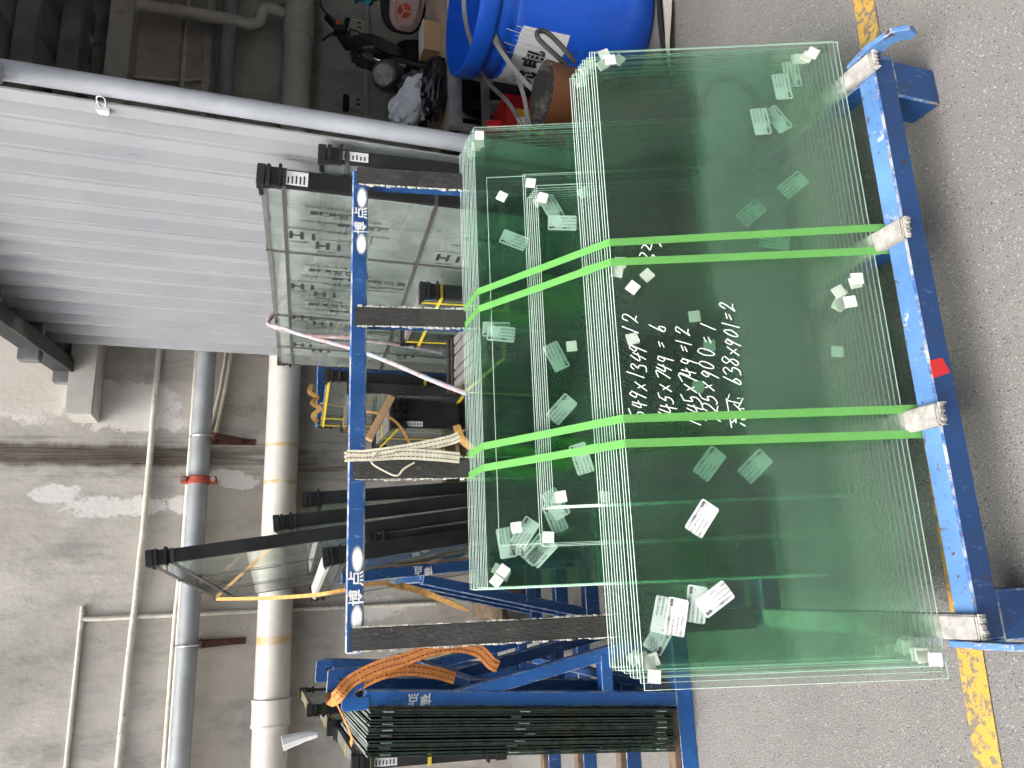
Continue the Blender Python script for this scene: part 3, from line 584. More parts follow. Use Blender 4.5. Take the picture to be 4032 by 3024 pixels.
STROKES = [[(0.3376, 0.3418), (0.2779, 0.338)], [(0.346, 0.3345), (0.3331, 0.3402), (0.3254, 0.3135)], [(0.3367, 0.3207), (0.3361, 0.3091), (0.317, 0.3208), (0.3143, 0.3085)], [(0.2875, 0.3369), (0.3081, 0.3134), (0.3094, 0.3196)], [(0.2931, 0.3173), (0.2938, 0.3088)], [(0.2868, 0.3201), (0.2799, 0.3104)], [(0.3086, 0.326), (0.2871, 0.3285)], [(0.2981, 0.3336), (0.3017, 0.3163)], [(0.3261, 0.3283), (0.3103, 0.3153)]]
S33 = [[(0.6673, 0.4825), (0.6744, 0.4774), (0.6717, 0.4709), (0.6629, 0.4649), (0.6736, 0.4606), (0.682, 0.4565), (0.6803, 0.4477), (0.669, 0.4402)], [(0.6506, 0.4879), (0.6565, 0.4845), (0.655, 0.4779), (0.6399, 0.4669), (0.647, 0.4629), (0.6516, 0.4592), (0.6392, 0.4518)]]
def ink(b, pts): b.band([p2w(0, u, v, .0008) for u, v in pts], .0020, .0006, PN)
b = B()
for ch, u, v in WRITE:
    q_ = random.uniform(1.0, 1.25); w_, h_ = .0165 * q_, .027 * q_; rt = random.uniform(-.16, .10)
    for st in G[ch]:
        pts = [(u + (px - .5) * w_ + (py - .5) * (.009 + rt * h_) + random.uniform(-.0012, .0012), v + (py - .5) * h_ + (px - .5) * (.004 - rt * w_) + random.uniform(-.0010, .0010)) for px, py in st]
        ink(b, [(q.x, q.y) for q in crom([(a, c, 0) for a, c in pts], 4)] if len(pts) > 2 else pts)
for st in STROKES: ink(b, st)
b.build('handwriting', 'marker', PO[0], label='white hand-written sizes and counts')
b = B()
for st in S33: ink(b, [(q.x, q.y) for q in crom([(a, c, 0) for a, c in st], 4)])
b.build('handwriting', 'marker', PO[0], label='white hand-written total')

# green strapping bands round stacks and rack
for i, (xt, xb, lab) in enumerate(((.683, .690, 'green strapping band nearest the drum'), (.6385, .6385, 'green band just left of the one nearest the drum, with a crimped joint'), (.305, .300, 'green band right of the cream webbing, second from the left end'), (.2555, .250, 'leftmost green strapping band with a crimped joint'))):
    e = .0075
    top_f = p2w(0, xt, .549) + PN * .001; top_b = p2w(21, xt, .751) + PN * .0005; rear = p2w(32, xt, .749) - PN * .007
    dn = (top_b - top_f).normalized(); nf = V((0, -dn.z, dn.y))
    pts = [V((xt, upy(.82) + .05, .82)), rear + V((0, .004, -.004)), rear + V((0, 0, .002)), top_b, top_b + V((0, -.0006, -.002)), (top_f + top_b) / 2 + nf * .0 - V((0, 0, .001)), top_f + PU * .002, top_f - PU * .001 + PN * .001]
    nr = [V((0, .6, .8)), V((0, .5, .8)), V((0, .2, 1)), V((0, -.5, .85)), nf, nf, nf, PN]
    for v in (.35, .18, .04): pts.append(p2w(0, xt + (xb - xt) * (1 - v / .549), v, .0016)); nr.append(PN)
    pts += [p2w(0, xb, -.02, .0020), V((xb, 1.093, .150)), V((xb, 1.10, .118))]; nr += [PN, V((0, -.9, -.2)), V((0, -.5, -.8))]
    t = thing('strapping_band', lab, 'strap', (xt, 1.2, .2), 'green bands holding the glass')
    B().band(pts, .0165, .0009, nr).build('band', 'strap', t)
    if i in (1, 3):
        a = top_f + (top_b - top_f) * (.12 if i == 1 else .16); c = a + (top_b - top_f).normalized() * .028
        B().band([a + nf * .0012, c + nf * .0012], .0190, .0016, nf).build('crimp', 'strap', t, .0004)

# ================================================================== WINDOW UNITS (double glazing with black corner guards)
def unit(label, Nt, w_, u_, wd, ht, th, edge='black_al', top='grey_edge', face='glass_unit2', strap=None, group=None, guards=(0, 1, 2), tag_paper=False):
    Nt = V(Nt); w_ = V(w_).normalized(); u_ = V(u_).normalized(); n_ = w_.cross(u_).normalized()
    O = Nt - u_ * ht
    t = thing('window_unit', label, 'window unit', O, group)
    for off in (0, th - .005):
        b = B(); b.frame(O + n_ * off + w_ * .004 + u_ * .004, w_ * (wd - .008), u_ * (ht - .008), n_ * .005); b.f.pop(1); b.mi.pop(); b.build('pane', face, t)
    e = .014
    B().frame(O - n_ * .001, w_ * e, u_ * ht, n_ * (th + .002)).build('side_spacer', edge, t)
    B().frame(O + w_ * (wd - e) - n_ * .001, w_ * e, u_ * ht, n_ * (th + .002)).build('side_spacer', edge, t)
    B().frame(O + u_ * (ht - e) + w_ * e - n_ * .001, w_ * (wd - 2 * e), u_ * e, n_ * (th + .002)).build('edge_spacer', top, t)
    B().frame(O + w_ * e - n_ * .001, w_ * (wd - 2 * e), u_ * e, n_ * (th + .002)).build('edge_spacer', top, t)
    corners = [(O + u_ * ht, w_, -u_), (O, w_, u_), (O + u_ * ht + w_ * wd, -w_, -u_), (O + w_ * wd, -w_, u_)]
    for ci in guards:
        c, a, d = corners[ci]; g = B(); k = .006
        g.frame(c - a * .010 - d * .010 - n_ * k, a * .034, d * .022, n_ * (th + 2 * k))
        g.frame(c - a * .013 + d * .014 - n_ * k, a * .030, d * .012, n_ * (th + 2 * k))
        g.frame(c - a * .004 + d * .024 - n_ * .003, a * .022, d * .022, n_ * (th + .006))
        g.frame(c - a * .016 + d * .046 - n_ * (k + .003), a * .026, d * .009, n_ * (th + 2 * k + .006))
        g.frame(c + a * .03 - d * .005 - n_ * k, a * .030, d * .010, n_ * (th + 2 * k))
        g.build('corner_guard', 'black', t, .002)
    if strap:
        sw, r = (.011, .0016)
        for fr in strap[1]:                       # bands round the unit, given as a share of its height
            p = O + u_ * ht * fr
            g = B(); g.frame(p - w_ * .002 - n_ * .004, w_ * (wd + .004), u_ * sw, n_ * r); g.frame(p - w_ * .0035 - n_ * .004, w_ * .002, u_ * sw, n_ * (th + .007)); g.build('strap', strap[0], t)
        for fr in strap[2]:
            p = O + w_ * wd * fr
            g = B(); g.frame(p - u_ * .002 - n_ * .0045, w_ * sw, u_ * (ht + .004), n_ * r); g.frame(p + u_ * (ht + .001) - n_ * .0045, w_ * sw, u_ * .002, n_ * (th + .007)); g.build('strap', strap[0], t)
    if tag_paper:
        pz = O + u_ * (ht - .125) - w_ * .0022 + n_ * .004
        pp = B().frame(pz, n_ * (th - .008), u_ * .075, w_ * .0008).build('paper_label', 'paper', t)
        for q in range(6): B().frame(pz + u_ * (.008 + q * .0105) + n_ * .004 - w_ * .0006, n_ * (th - .018) * random.uniform(.6, 1), u_ * .004, w_ * .0003).build('print', 'ink', pp)
    return t, O, w_, u_, n_
YS = 'yellow_strap'
WG = 'window units leaning on the partition'
t, O, w_, u_, n_ = unit('tall film-wrapped window unit printed with greetings, leaning on the corrugated partition', (1.076, 1.95, 1.41), (0, .997, -.078), (.028, .078, .997), 1.75, 1.22, .05, face='glass_unit', strap=('taupe', (.945, .60), (.24, .59, .83)), group=WG, guards=(0, 2), tag_paper=True)
# printed protective film: the slogan repeats down and across the sheet
def film(wc, uc, mirror=False):
    o = O + w_ * wc + u_ * uc - n_ * .0015; ax, ay = -u_, -w_
    textmesh('film_print', 'H i', .068, o, ax, ay, 'ink', t, bold=.002)
    textmesh('film_print', '你好啊！', .018, o + ay * -.045 + ax * .0, ax, ay, 'ink', t)
    textmesh('film_print', '高端系统门窗', .026, o + ay * .16 + ax * .10, ax, ay, 'ink', t, bold=.001)
    textmesh('film_print', '光的出现 照亮你的春夏秋冬', .016, o + ay * .105 + ax * .09, ax, ay, 'ink', t)
    textmesh('film_print', '总会有一束光的出现', .016, o + ay * .20 + ax * .08, ax, ay, 'ink', t)
    b = B(); b.bar(o + ay * .052 + ax * -.05, o + ay * .052 + ax * .13, .002, .0006, n_); b.bar(o + ay * .052 + ax * .13, o + ay * .10 + ax * .13, .002, .0006, n_); b.build('film_print', 'ink', t)
for wc in (.30, .72, 1.05, 1.42):
    for uc in (1.11, 1.03, .64, .30): film(wc + (.06 if uc < 1.1 else 0), uc)
for wc, uc in ((.62, .85), (1.12, .84)):
    o = O + w_ * wc + u_ * uc - n_ * .0015
    textmesh('film_print', '窗外有风景', .042, o, -u_, -w_, 'ink', t); textmesh('film_print', '窗内有你我的故事', .026, o + w_ * .045, -u_, -w_, 'ink', t); textmesh('film_print', '透过窗总会有一束光', .018, o + w_ * .08, -u_, -w_, 'ink', t)
unit('shorter window unit squeezed between the printed unit and the partition', (1.136, 1.885, 1.255), (0, .997, -.078), (.016, .078, .997), 1.2, 1.05, .036, face='glass_unit', strap=('taupe', (.93,), (.3,)), group=WG, guards=(0,), tag_paper=True)
unit('small yellow-strapped window unit standing in front of the printed unit', (.95, 2.35, .871), (0, .997, -.073), (0, .073, .997), .53, .70, .046, strap=(YS, (.90, .2), (.08, .9)), guards=(0, 2))
for i in range(3):
    unit(('right', 'middle', 'left')[i] + ' unit of the low grey-edged trio behind the second upright', (.85 - .037 * i, 2.10, .712), (0, 1, 0), (0, 0, 1), .50, .58, .025, strap=(YS, (.9,), (.95,)), top='grey_edge', guards=(2,), group='low trio behind the second upright')
for i in range(3):
    unit(('right', 'middle', 'left')[i] + ' unit of the low trio nearest the white and blue rope end', (.748 - .034 * i, 2.12, .722), (0, 1, 0), (0, 0, 1), .45, .59, .022, strap=(YS, (.9,), (.95,)), top='grey_edge', guards=(2,), group='low trio by the rope end')
for i in range(4):
    unit(('leftmost', 'second from left', 'third from left', 'rightmost')[i] + ' of four black-edged units strapped together between the middle uprights', (.635 + .031 * i, 3.0, .85), (0, 1, 0), (0, 0, 1), .46, .33, .030, top='grey_edge', strap=(YS, (.90, .06), (.5,)), guards=(0, 1, 2), group='four strapped black units', tag_paper=(i == 0))
unit('large yellow-strapped window unit at the back beside the printed unit', (.81, 2.97, 1.12), (0, .997, -.076), (.02, .076, .997), .92, 1.0, .04, strap=(YS, (.985, .60, .3), (.75, .93)), guards=(0, 2), group='large yellow-strapped units')
unit('yellow-strapped window unit just in front of the large one at the back', (.757, 2.93, 1.035), (0, .997, -.09), (.02, .076, .997), .80, .92, .036, strap=(YS, (.96, .5), (.8, .95)), guards=(0, 2), group='large yellow-strapped units')
LG = 'window units leaning on the dark blue rack'
unit('tallest black-edged window unit, rising above the others across the pipes', (.103, 2.75, 1.684), (-.122, 1.0, -.189), (-.124, 0, .992), 1.03, 1.45, .043, top='taupe', strap=('taupe', (.95,), (.35, .7)), guards=(0, 2), group=LG)
unit('black-edged window unit right of the tallest one', (.214, 2.80, 1.294), (-.06, 1, -.10), (-.1135, 0, .9935), .9, 1.1, .045, top='taupe', strap=('taupe', (.94,), ()), guards=(0,), group=LG)
unit('black-edged window unit furthest right of the leaning row', (.303, 2.85, 1.198), (-.04, 1, -.08), (-.0745, 0, .997), .85, 1.0, .045, top='taupe', strap=('taupe', (.94,), ()), guards=(0,), group=LG)
unit('thin black unit with a yellow band between the tallest and the stub unit', (.160, 2.72, .984), (-.10, 1, -.06), (-.108, 0, .994), .8, .8, .024, top='taupe', strap=(YS, (.945,), ()), guards=(0,), group=LG)
unit('short black-cornered unit in front of the dark blue rack', (.086, 2.70, 1.132), (-.133, 1, -.041), (-.1238, 0, .992), .95, .95, .052, top='gutter', strap=('taupe', (.93,), ()), guards=(0, 2), group=LG)
QG = 'units at the far left'
unit('black unit with a white paper label left of the dark glass stack', (-.510, 2.45, 1.065), (0, 1, -.02), (.03, 0, 1), .55, .46, .034, strap=(YS, (.90, .5), (.4,)), guards=(0, 1, 2), group=QG, tag_paper=True)
unit('black unit behind the dark glass stack near the rolled white paper', (-.50, 3.02, 1.075), (0, 1, -.02), (.03, 0, 1), .5, .5, .04, strap=(YS, (.88, .5), (.4,)), guards=(0, 2), group=QG)
unit('black unit second behind the dark glass stack, nearest the wall', (-.44, 3.10, 1.14), (0, 1, -.02), (.03, 0, 1), .55, .6, .03, strap=(YS, (.9, .5), (.4, .8)), guards=(0, 2), group=QG)
o = B(); o.tube(crom([(-.50, 3.05, 1.115), (-.505, 3.05, 1.16), (-.52, 3.05, 1.235)], 3), .02, 8, rr=[.012, .014, .016, .017, .021, .023, .027]); tag(o.build('paper_roll', 'paper'), 'loose roll of white paper tucked behind the dark glass stack', 'paper')

# timber stand under the small units
t = thing('timber_stand', 'dark brown timber stand carrying the strapped window units', 'stand', (.72, 3.1, 0))
for y in (2.94, 3.25, 3.5): B().box(.48, .95, y, y + .07, .43, .50).build('bearer', 'wood', t, .004)
for x in (.50, .70, .90): B().box(x, x + .06, 2.90, 3.6, .36, .43).build('beam', 'wood', t, .004)
for x in (.50, .88):
    for y in (2.95, 3.5): B().box(x, x + .06, y, y + .06, 0, .36).build('leg', 'wood', t, .004)
t = thing('timber_pallet', 'dark timber pallet lying at the foot of the wall behind the left upright', 'pallet', (-.05, 3.9, 0))
for i in range(4): B().box(-.30 + i * .13, -.22 + i * .13, 3.62, 4.12, .17, .20).build('board', 'wood', t, .003)
for x in (-.28, -.08, .10):
    B().box(x, x + .07, 3.62, 4.12, .02, .17).build('bearer', 'wood', t, .003)
tag(B().bar((.742, 2.93, .868), (.560, 2.90, .962), .026, .03).build('timber_lath', 'lath', None, .002), 'pale new timber lath propped on the strapped black units', 'lath')
t = thing('rack_frame', 'far blue rack frame wrapped in knotted orange strap beside the large units', 'rack', (.97, 3.93, 0))
for x in (.86, 1.12): B().box(x - .02, x + .02, 3.90, 3.94, 0, 1.029).build('post', 'blue_dark', t, .003)
B().box(.82, 1.15, 3.895, 3.945, 1.03, 1.075).build('top_bar', 'blue_dark', t, .003)
def ribbon(name, label, pts, wd, mat, nrm=(0, -1, 0), n=6, cat='strap', group=None, stitch=None, twist=0.):
    P = crom(pts, n); m = len(P); nv = V(nrm)
    nl = [Matrix.Rotation(twist * i / m, 3, (P[-1] - P[0]).normalized()) @ nv for i in range(m)]
    t = thing(name, label, cat, P[0], group)
    B().band(P, wd, .0022, nl).build('webbing', mat, t)
    if stitch:
        for off in (-.22, .22):
            b = B()
            for i in range(m - 1):
                tg = (P[i + 1] - P[i]); sd = tg.cross(nl[i]).normalized(); nn = sd.cross(tg).normalized()
                a = P[i] + sd * off * wd + nn * .0016; b.band([a, a + tg * .62], wd * .09, .0008, nn)
            b.build('stitching', stitch, t)
    return t
ribbon('orange_strap', 'thin orange strap slanting from the far blue post to the timber stand', [(.93, 3.86, 1.06), (.80, 3.4, .97), (.66, 2.96, .86), (.52, 2.88, .78), (.50, 2.86, .66)], .010, 'orange2')
ribbon('orange_strap', 'orange strap knotted round the top of the far blue post', [(1.03, 3.87, 1.10), (.985, 3.86, 1.115), (.96, 3.86, 1.075), (.925, 3.85, 1.10), (.90, 3.85, 1.06), (.86, 3.85, 1.095), (.83, 3.86, 1.07)], .022, 'orange2', n=4)
ribbon('orange_strap', 'bundle of orange strap hanging at the end of the timber stand', [(.62, 2.86, .62), (.56, 2.85, .60), (.52, 2.84, .56), (.48, 2.84, .53), (.40, 2.84, .55)], .03, 'orange2', n=4, twist=2.)
# white, pink and blue rope over the printed unit
ROPE1 = [(1.15, 3.06, 1.28), (1.10, 3.06, 1.335), (1.05, 3.04, 1.346), (1.0, 2.93, 1.285), (.957, 2.85, 1.246), (.814, 2.55, 1.076), (.765, 2.45, 1.028), (.674, 2.28, .95), (.598, 2.13, .899), (.518, 1.97, .834)]
ROPE2 = [(1.15, 3.07, 1.26), (1.10, 3.07, 1.33), (1.052, 3.064, 1.335), (1.03, 3.077, 1.182), (1.027, 3.062, 1.004), (1.022, 3.076, .929), (1.015, 3.09, .789), (.995, 3.10, .61)]
t = thing('rope', 'white pink and blue twisted rope slung over the printed window unit', 'rope', (1.0, 2.9, 1.3))
B().tube(crom(ROPE1, 6), .0075, 8).build('strand', 'rope', t)
B().tube(crom(ROPE2, 6), .0085, 8).build('strand', 'rope', t)

# ================================================================== SIDE RACKS
def side_rack(label, ys, sgn, xt, zt, xb, mat, near, hooks, arm_x, brace, grp=None):
    t = thing('glass_rack', label, 'rack', (xb, ys[0], 0), grp)
    u = V((xt - xb, 0, zt - .06)).normalized()
    for i, y in enumerate(ys):
        mm = near if i == 0 else mat
        p0 = V((xb, y + .022, .06)); p1 = V((xt, y + .022, zt))
        B().bar(p0, p1, .044, .043, (1, 0, 0)).build('upright', mm, t, .003)
        B().bar((brace[0], y + .024, brace[1]), (brace[2], y + .024, .05), .040, .040, (1, 0, 0)).build('brace', mm, t, .003)
        fr = (brace[1] - .30) / (brace[1] - .05); bx = brace[0] + (brace[2] - brace[0]) * fr; ux = xb + (xt - xb) * .24
        B().box(min(bx, ux), max(bx, ux), y + .003, y + .041, .28, .318).build('tie', mm, t, .002)
        B().box(arm_x[0], arm_x[1], y - .002, y + .046, .0, .060).build('arm', mm, t, .003)
        B().box(min(xb - sgn * .03, arm_x[0] if sgn > 0 else arm_x[1]), max(xb - sgn * .03, arm_x[0] if sgn > 0 else arm_x[1]), y, y + .044, .061, .082).build('arm_pad', 'wood', t, .002)
        s0 = p0 - V((sgn * .026, 0, -.03)); s1 = p1 - V((sgn * .026, 0, 0)); B().bar(s0, s1, .046, .008, (1, 0, 0)).build('rubber_strip', 'wood' if i == 0 else 'rubber', t)
        if i < hooks:
            x0 = xt - sgn * .008
            poly = [(-.022, -.012), (-.022, .058), (-.014, .066), (.052, .062), (.056, .055), (.056, .004), (.034, .004), (.032, .022), (.020, .028), (.012, .018), (.013, -.012)]
            B().prism([(a * sgn, c) for a, c in poly], (x0, y - .004, zt), (1, 0, 0), (0, 0, 1), (0, .010, 0)).build('tie_hook', mm, t, .0015)
    for z, fx in ((.72, .66), (.10, .04)):
        x = xb + (xt - xb) * fx + sgn * .035
        B().box(x - .014, x + .014, ys[0] + .05, ys[-1] + .04, z - .02, z + .02).build('long_rail', mat, t, .003)
    return t
LY = [2.30 + .385 * i for i in range(4)]
L = side_rack('bright blue side rack at the left holding dark glass on edge', LY, 1, -.297, 1.06, -.382, 'blue', 'blue_lit', 3, (-.95, -.16), (-.318, .79, -.185))
for i, ch in enumerate('博点'):
    z = .885 + .037 * i; x = -.382 + .085 * (z - .06)
    textmesh('lettering', ch, .034, (x, 2.2983, z), (0, 0, 1), (-1, 0, .085), 'white_paint', L, bold=.0006)
KY = [2.95, 3.27, 3.60]
K = side_rack('dark blue rack behind the foreground rack, carrying the leaning window units', KY, -1, .045, 1.05, .105, 'blue_dark', 'blue_dark', 0, (-.20, .55), (.03, .74, -.13))
for i, ch in enumerate('博点'): textmesh('lettering', ch, .036, (.062 + .003 * i, 2.9483, .72 + .04 * i), (0, 0, 1), (-1, 0, -.06), 'white_paint', K, bold=.0006)
# glass standing in the side rack, near edges darkened for shade, tops paler
lu = V((.085, 0, .996)).normalized(); ln = V((-.996, 0, .085)).normalized()
for i in range(16):
    d = .026 + .0079 * i; near = 2.275 + random.uniform(-.012, .012); dep = .50 + (.02 * (i % 3)); zb = .083 + (.0 if i < 7 else .0)
    o0 = V((-.382 + .085 * .03, near, zb)) + ln * d
    lab = 'dark-edged glass sheet nearest the blue post in the side rack' if i == 0 else ('outermost dark-edged glass sheet in the side rack' if i == 15 else ORD[i] + ' dark-edged glass sheet from the post in the side rack')
    b = B(); b.frame(o0, (0, dep, 0), lu * (.968 + random.uniform(-.004, .004) + (.01 if i == 4 else 0)), ln * .0050)
    o = b.build('glass_sheet', ['glass_dark', 'glass_edge_dark', 'glass_edge_grey']); tag(o, lab, 'glass pane', 'dark glass in the side rack')
    for p in o.data.polygons: p.material_index = 0 if abs(p.normal.dot(ln)) > .9 else (2 if p.normal.z > .8 else 1)
    for z in (.03, .50 + random.uniform(-.03, .03), .90):
        if i < 15 and i % 2 == 0: B().frame(o0 + lu * z + ln * .0063 + V((0, .002, 0)), (0, .02, 0), lu * .028, ln * .0014).build('spacer_pad', 'cork', o)
ribbon('orange_strap', 'wide orange webbing looped over the hook of the bright blue rack', [(-.325, 2.75, 1.10), (-.305, 2.40, 1.14), (-.285, 2.285, 1.14), (-.245, 2.28, 1.10), (-.215, 2.275, 1.03), (-.20, 2.27, .96), (-.178, 2.265, .88), (-.172, 2.265, .80), (-.19, 2.27, .73), (-.228, 2.275, .69), (-.238, 2.28, .668)], .036, 'orange', (.25, -1, .1), 6, stitch='thread', twist=.5)
ribbon('orange_strap', 'second fold of orange webbing hanging beside the wide loop', [(-.27, 2.31, 1.10), (-.235, 2.29, 1.02), (-.228, 2.285, .94), (-.242, 2.285, .86), (-.262, 2.29, .80)], .034, 'orange', (.3, -1, 0), 6, stitch='thread')
ribbon('orange_strap', 'narrow orange strap running down over the dark glass to the left', [(-.30, 2.30, 1.14), (-.36, 2.38, 1.105), (-.42, 2.45, 1.075), (-.45, 2.5, 1.07)], .014, 'orange', (0, -.6, .8))
ribbon('orange_strap', 'orange strap stretched from the tallest window unit down to the dark blue rack', [(-.015, 3.70, 1.50), (-.018, 3.3, 1.30), (-.012, 2.97, 1.14), (.0, 2.90, 1.055), (.02, 2.90, .92), (.0, 2.93, .83)], .014, 'orange2', (0, -1, .2))
ribbon('orange_strap', 'orange strap knotted at the foot of the dark blue rack', [(.01, 2.93, .84), (-.005, 2.95, .78), (-.03, 3.0, .70), (-.07, 3.05, .60), (-.10, 3.1, .52)], .026, 'orange2', (0, -1, 0), twist=1.2)
# cream webbing tied on the front rack
ribbon('cream_webbing', 'cream webbing with brown stitching, the upper of two tails tied on the top bar', [(.300, 1.772, 1.195), (.304, 1.765, 1.15), (.310, 1.755, 1.10), (.322, 1.75, 1.03), (.340, 1.745, .95), (.350, 1.742, .925)], .024, 'webbing', (-.2, -1, 0), 8, stitch='brown_thread')
ribbon('cream_webbing', 'cream webbing tail hanging straight beside the third rubber strip', [(.303, 1.768, 1.19), (.303, 1.762, 1.13), (.306, 1.752, 1.06), (.302, 1.745, .98), (.297, 1.742, .925)], .026, 'webbing', (-.1, -1, 0), 8, stitch='brown_thread')
tag(B().tube(crom([(.31, 1.755, 1.12), (.285, 1.75, 1.135), (.262, 1.748, 1.10), (.254, 1.746, 1.075), (.27, 1.745, 1.06), (.285, 1.745, 1.035)], 5), .0024, 6).build('string', 'webbing'), 'loose cream string hanging from the knot on the top bar', 'string')

# ================================================================== SCOOTER BAY
t = thing('plastic_drum', 'open bright blue plastic drum with a torn white notice', 'drum', (2.185, 2.34, 0))
C0 = (2.185, 2.34, 0)
B().lathe([(.10, .004), (.242, .004), (.258, .02), (.264, .12), (.267, .30), (.267, .40), (.265, .48), (.260, .545), (.254, .556), (.260, .567), (.262, .60), (.258, .612), (.268, .622), (.276, .628), (.279, .64), (.279, .688), (.276, .697), (.270, .700), (.262, .696), (.258, .60), (.254, .2), (.20, .15), (0, .15)], C0, 56).build('drum_body', 'barrel', t)
pb = B(); a0, a1 = R(-141), R(-207); n = 16; top = [.53 + .0 * i for i in range(n)]; vs = []
for i in range(n + 1):
    a = a0 + (a1 - a0) * i / n; zt_ = .525 + .03 * i / n + random.uniform(-.006, .006); zb_ = .335 + .035 * i / n + random.uniform(-.004, .004); vs.append((a, zb_, zt_))
for (a, b0, b1), (c, d0, d1) in zip(vs, vs[1:]):
    P = lambda q, z: (C0[0] + .2705 * math.cos(q), C0[1] + .2705 * math.sin(q), z)
    pb.quad(P(a, b0), P(c, d0), P(c, d1), P(a, b1))
pn = pb.build('notice', 'paper', t, smooth=True)
for ch, a in (('充', -187), ('电', -166)): textmesh('print', ch, .085, None, None, None, 'ink', pn, bold=.004, cyl=(C0[0], C0[1], .2715, R(a), .445))
sm = B()
for i in range(7):
    a = R(-145 - i * 3.5); z = .47 + random.uniform(-.02, .05); sm.tube([(C0[0] + .272 * math.cos(a), C0[1] + .272 * math.sin(a), z - .09), (C0[0] + .272 * math.cos(a + .02), C0[1] + .272 * math.sin(a + .02), z), (C0[0] + .272 * math.cos(a + .05), C0[1] + .272 * math.sin(a + .05), z + .07)], .0016, 5)
sm.build('glue_smear', 'poly_white', t)
t = thing('burner_tube', 'rusty steel tube with a sooty inside standing before the drum', 'tube', (1.52, 1.95, 0))
B().lathe([(.092, 0), (.098, .02), (.099, .35), (.103, .50), (.108, .565), (.105, .565)], (1.52, 1.95, 0), 40).build('outer_wall', 'rustpot', t)
B().lathe([(.105, .565), (.099, .48), (.095, .46), (.05, .42), (0, .40)], (1.52, 1.95, 0), 40).build('inner_wall', 'soot', t)
B().tube(crom([(1.60, 1.885, .50), (1.635, 1.875, .56), (1.665, 1.87, .60), (1.69, 1.87, .60), (1.695, 1.87, .57), (1.66, 1.875, .52), (1.61, 1.88, .47)], 5), .008, 8).build('handle', 'dark_steel', t)
t = thing('work_table', 'aluminium-framed plywood table behind the blue drum', 'table', (2.6, 2.95, 0))
B().box(1.90, 3.6, 2.76, 3.14, .640, .656).build('table_top', 'ply', t, .002)
B().box(1.89, 3.6, 2.725, 2.759, .600, .660).build('edge_profile', 'alu', t, .003)
B().box(1.89, 3.6, 2.735, 2.76, .47, .505).build('mid_rail', 'alu', t, .003)
for x in (1.89, 3.5):
    for y in (2.74, 3.08): B().box(x, x + .035, y, y + .03, 0, .599).build('leg', 'alu', t, .002)
B().box(1.89, 1.925, 2.77, 3.08, .47, .50).build('side_rail', 'alu', t, .002)
from mathutils import noise as mn
def blob(name, label, c, r, mat, seed=0, amp=.25, fr=3., cat='bag', rot=0., flat=1.):
    b = B(); nu, nv = 40, 26; vs = []; fs = []; cr, sr = math.cos(rot), math.sin(rot)
    for i in range(nv + 1):
        th = math.pi * i / nv
        for j in range(nu):
            ph = 2 * math.pi * j / nu; d = V((math.sin(th) * math.cos(ph), math.sin(th) * math.sin(ph), math.cos(th)))
            q = 1 + amp * (abs(mn.noise(d * fr + V((seed, 0, 0)))) * 1.3 - .25) + amp * .5 * mn.noise(d * fr * 2.7 + V((seed, 3, 0)))
            p = V((d.x * r[0], d.y * r[1], d.z * r[2])) * q; p = V((p.x * cr - p.z * sr, p.y, p.x * sr + p.z * cr)); vs.append(V(c) + p)
    for i in range(nv):
        for j in range(nu): fs.append((i * nu + j, i * nu + (j + 1) % nu, (i + 1) * nu + (j + 1) % nu, (i + 1) * nu + j))
    b.add(vs, fs); b.smooth = True
    return tag(b.build(name, mat), label, cat)
wb = blob('parcel_bag', 'white courier parcel bag lying on the table', (2.09, 2.88, .775), (.16, .06, .075), 'poly_white', 3, .30, 2.6, 'parcel', -.5)
textmesh('print', '快递 658', .03, (2.13, 2.775, .76), (.85, 0, -.5), (.5, 0, .85), 'ink', wb)
blob('bubble_bag', 'shiny black bubble-wrapped parcel at the table edge', (2.11, 2.79, .705), (.165, .055, .058), 'poly_black', 8, .20, 4., 'parcel', -.1)
blob('plastic_bag', 'dark grey plastic bag behind the white parcel', (2.22, 2.98, .74), (.10, .07, .08), 'poly_grey', 5, .35, 3., 'bag', -.3)
t = thing('carton', 'small brown carton standing on the plywood table', 'carton', (2.45, 2.92, .657))
B().box(2.36, 2.52, 2.86, 2.95, .657, .735).build('box', 'carton', t, .002); B().box(2.36, 2.52, 2.862, 2.95, .7355, .738).build('label', 'paper', t)
t = thing('fire_extinguisher_box', 'red metal box with a yellow label under the table', 'box', (1.86, 2.62, 0))  # red case taken for a fire-extinguisher box
B().box(1.76, 1.97, 2.55, 2.72, .20, .47).build('case', 'red_box', t, .006); B().box(1.79, 1.90, 2.546, 2.5495, .30, .42).build('label', 'ybl', t)
B().box(1.81, 1.835, 2.542, 2.5455, .32, .40).build('print', 'ink', t)
B().lathe([(.0, .07), (.03, .06), (.04, .02), (.038, 0), (0, 0)], (1.84, 2.63, .471), 16).build('knob', 'red_tape', t)
tag(B().bar((1.80, 2.50, .43), (1.83, 2.52, .37), .045, .002, (0, -1, 0)).build('hang_tag', 'paper'), 'white printed tag hanging from the red box', 'tag')
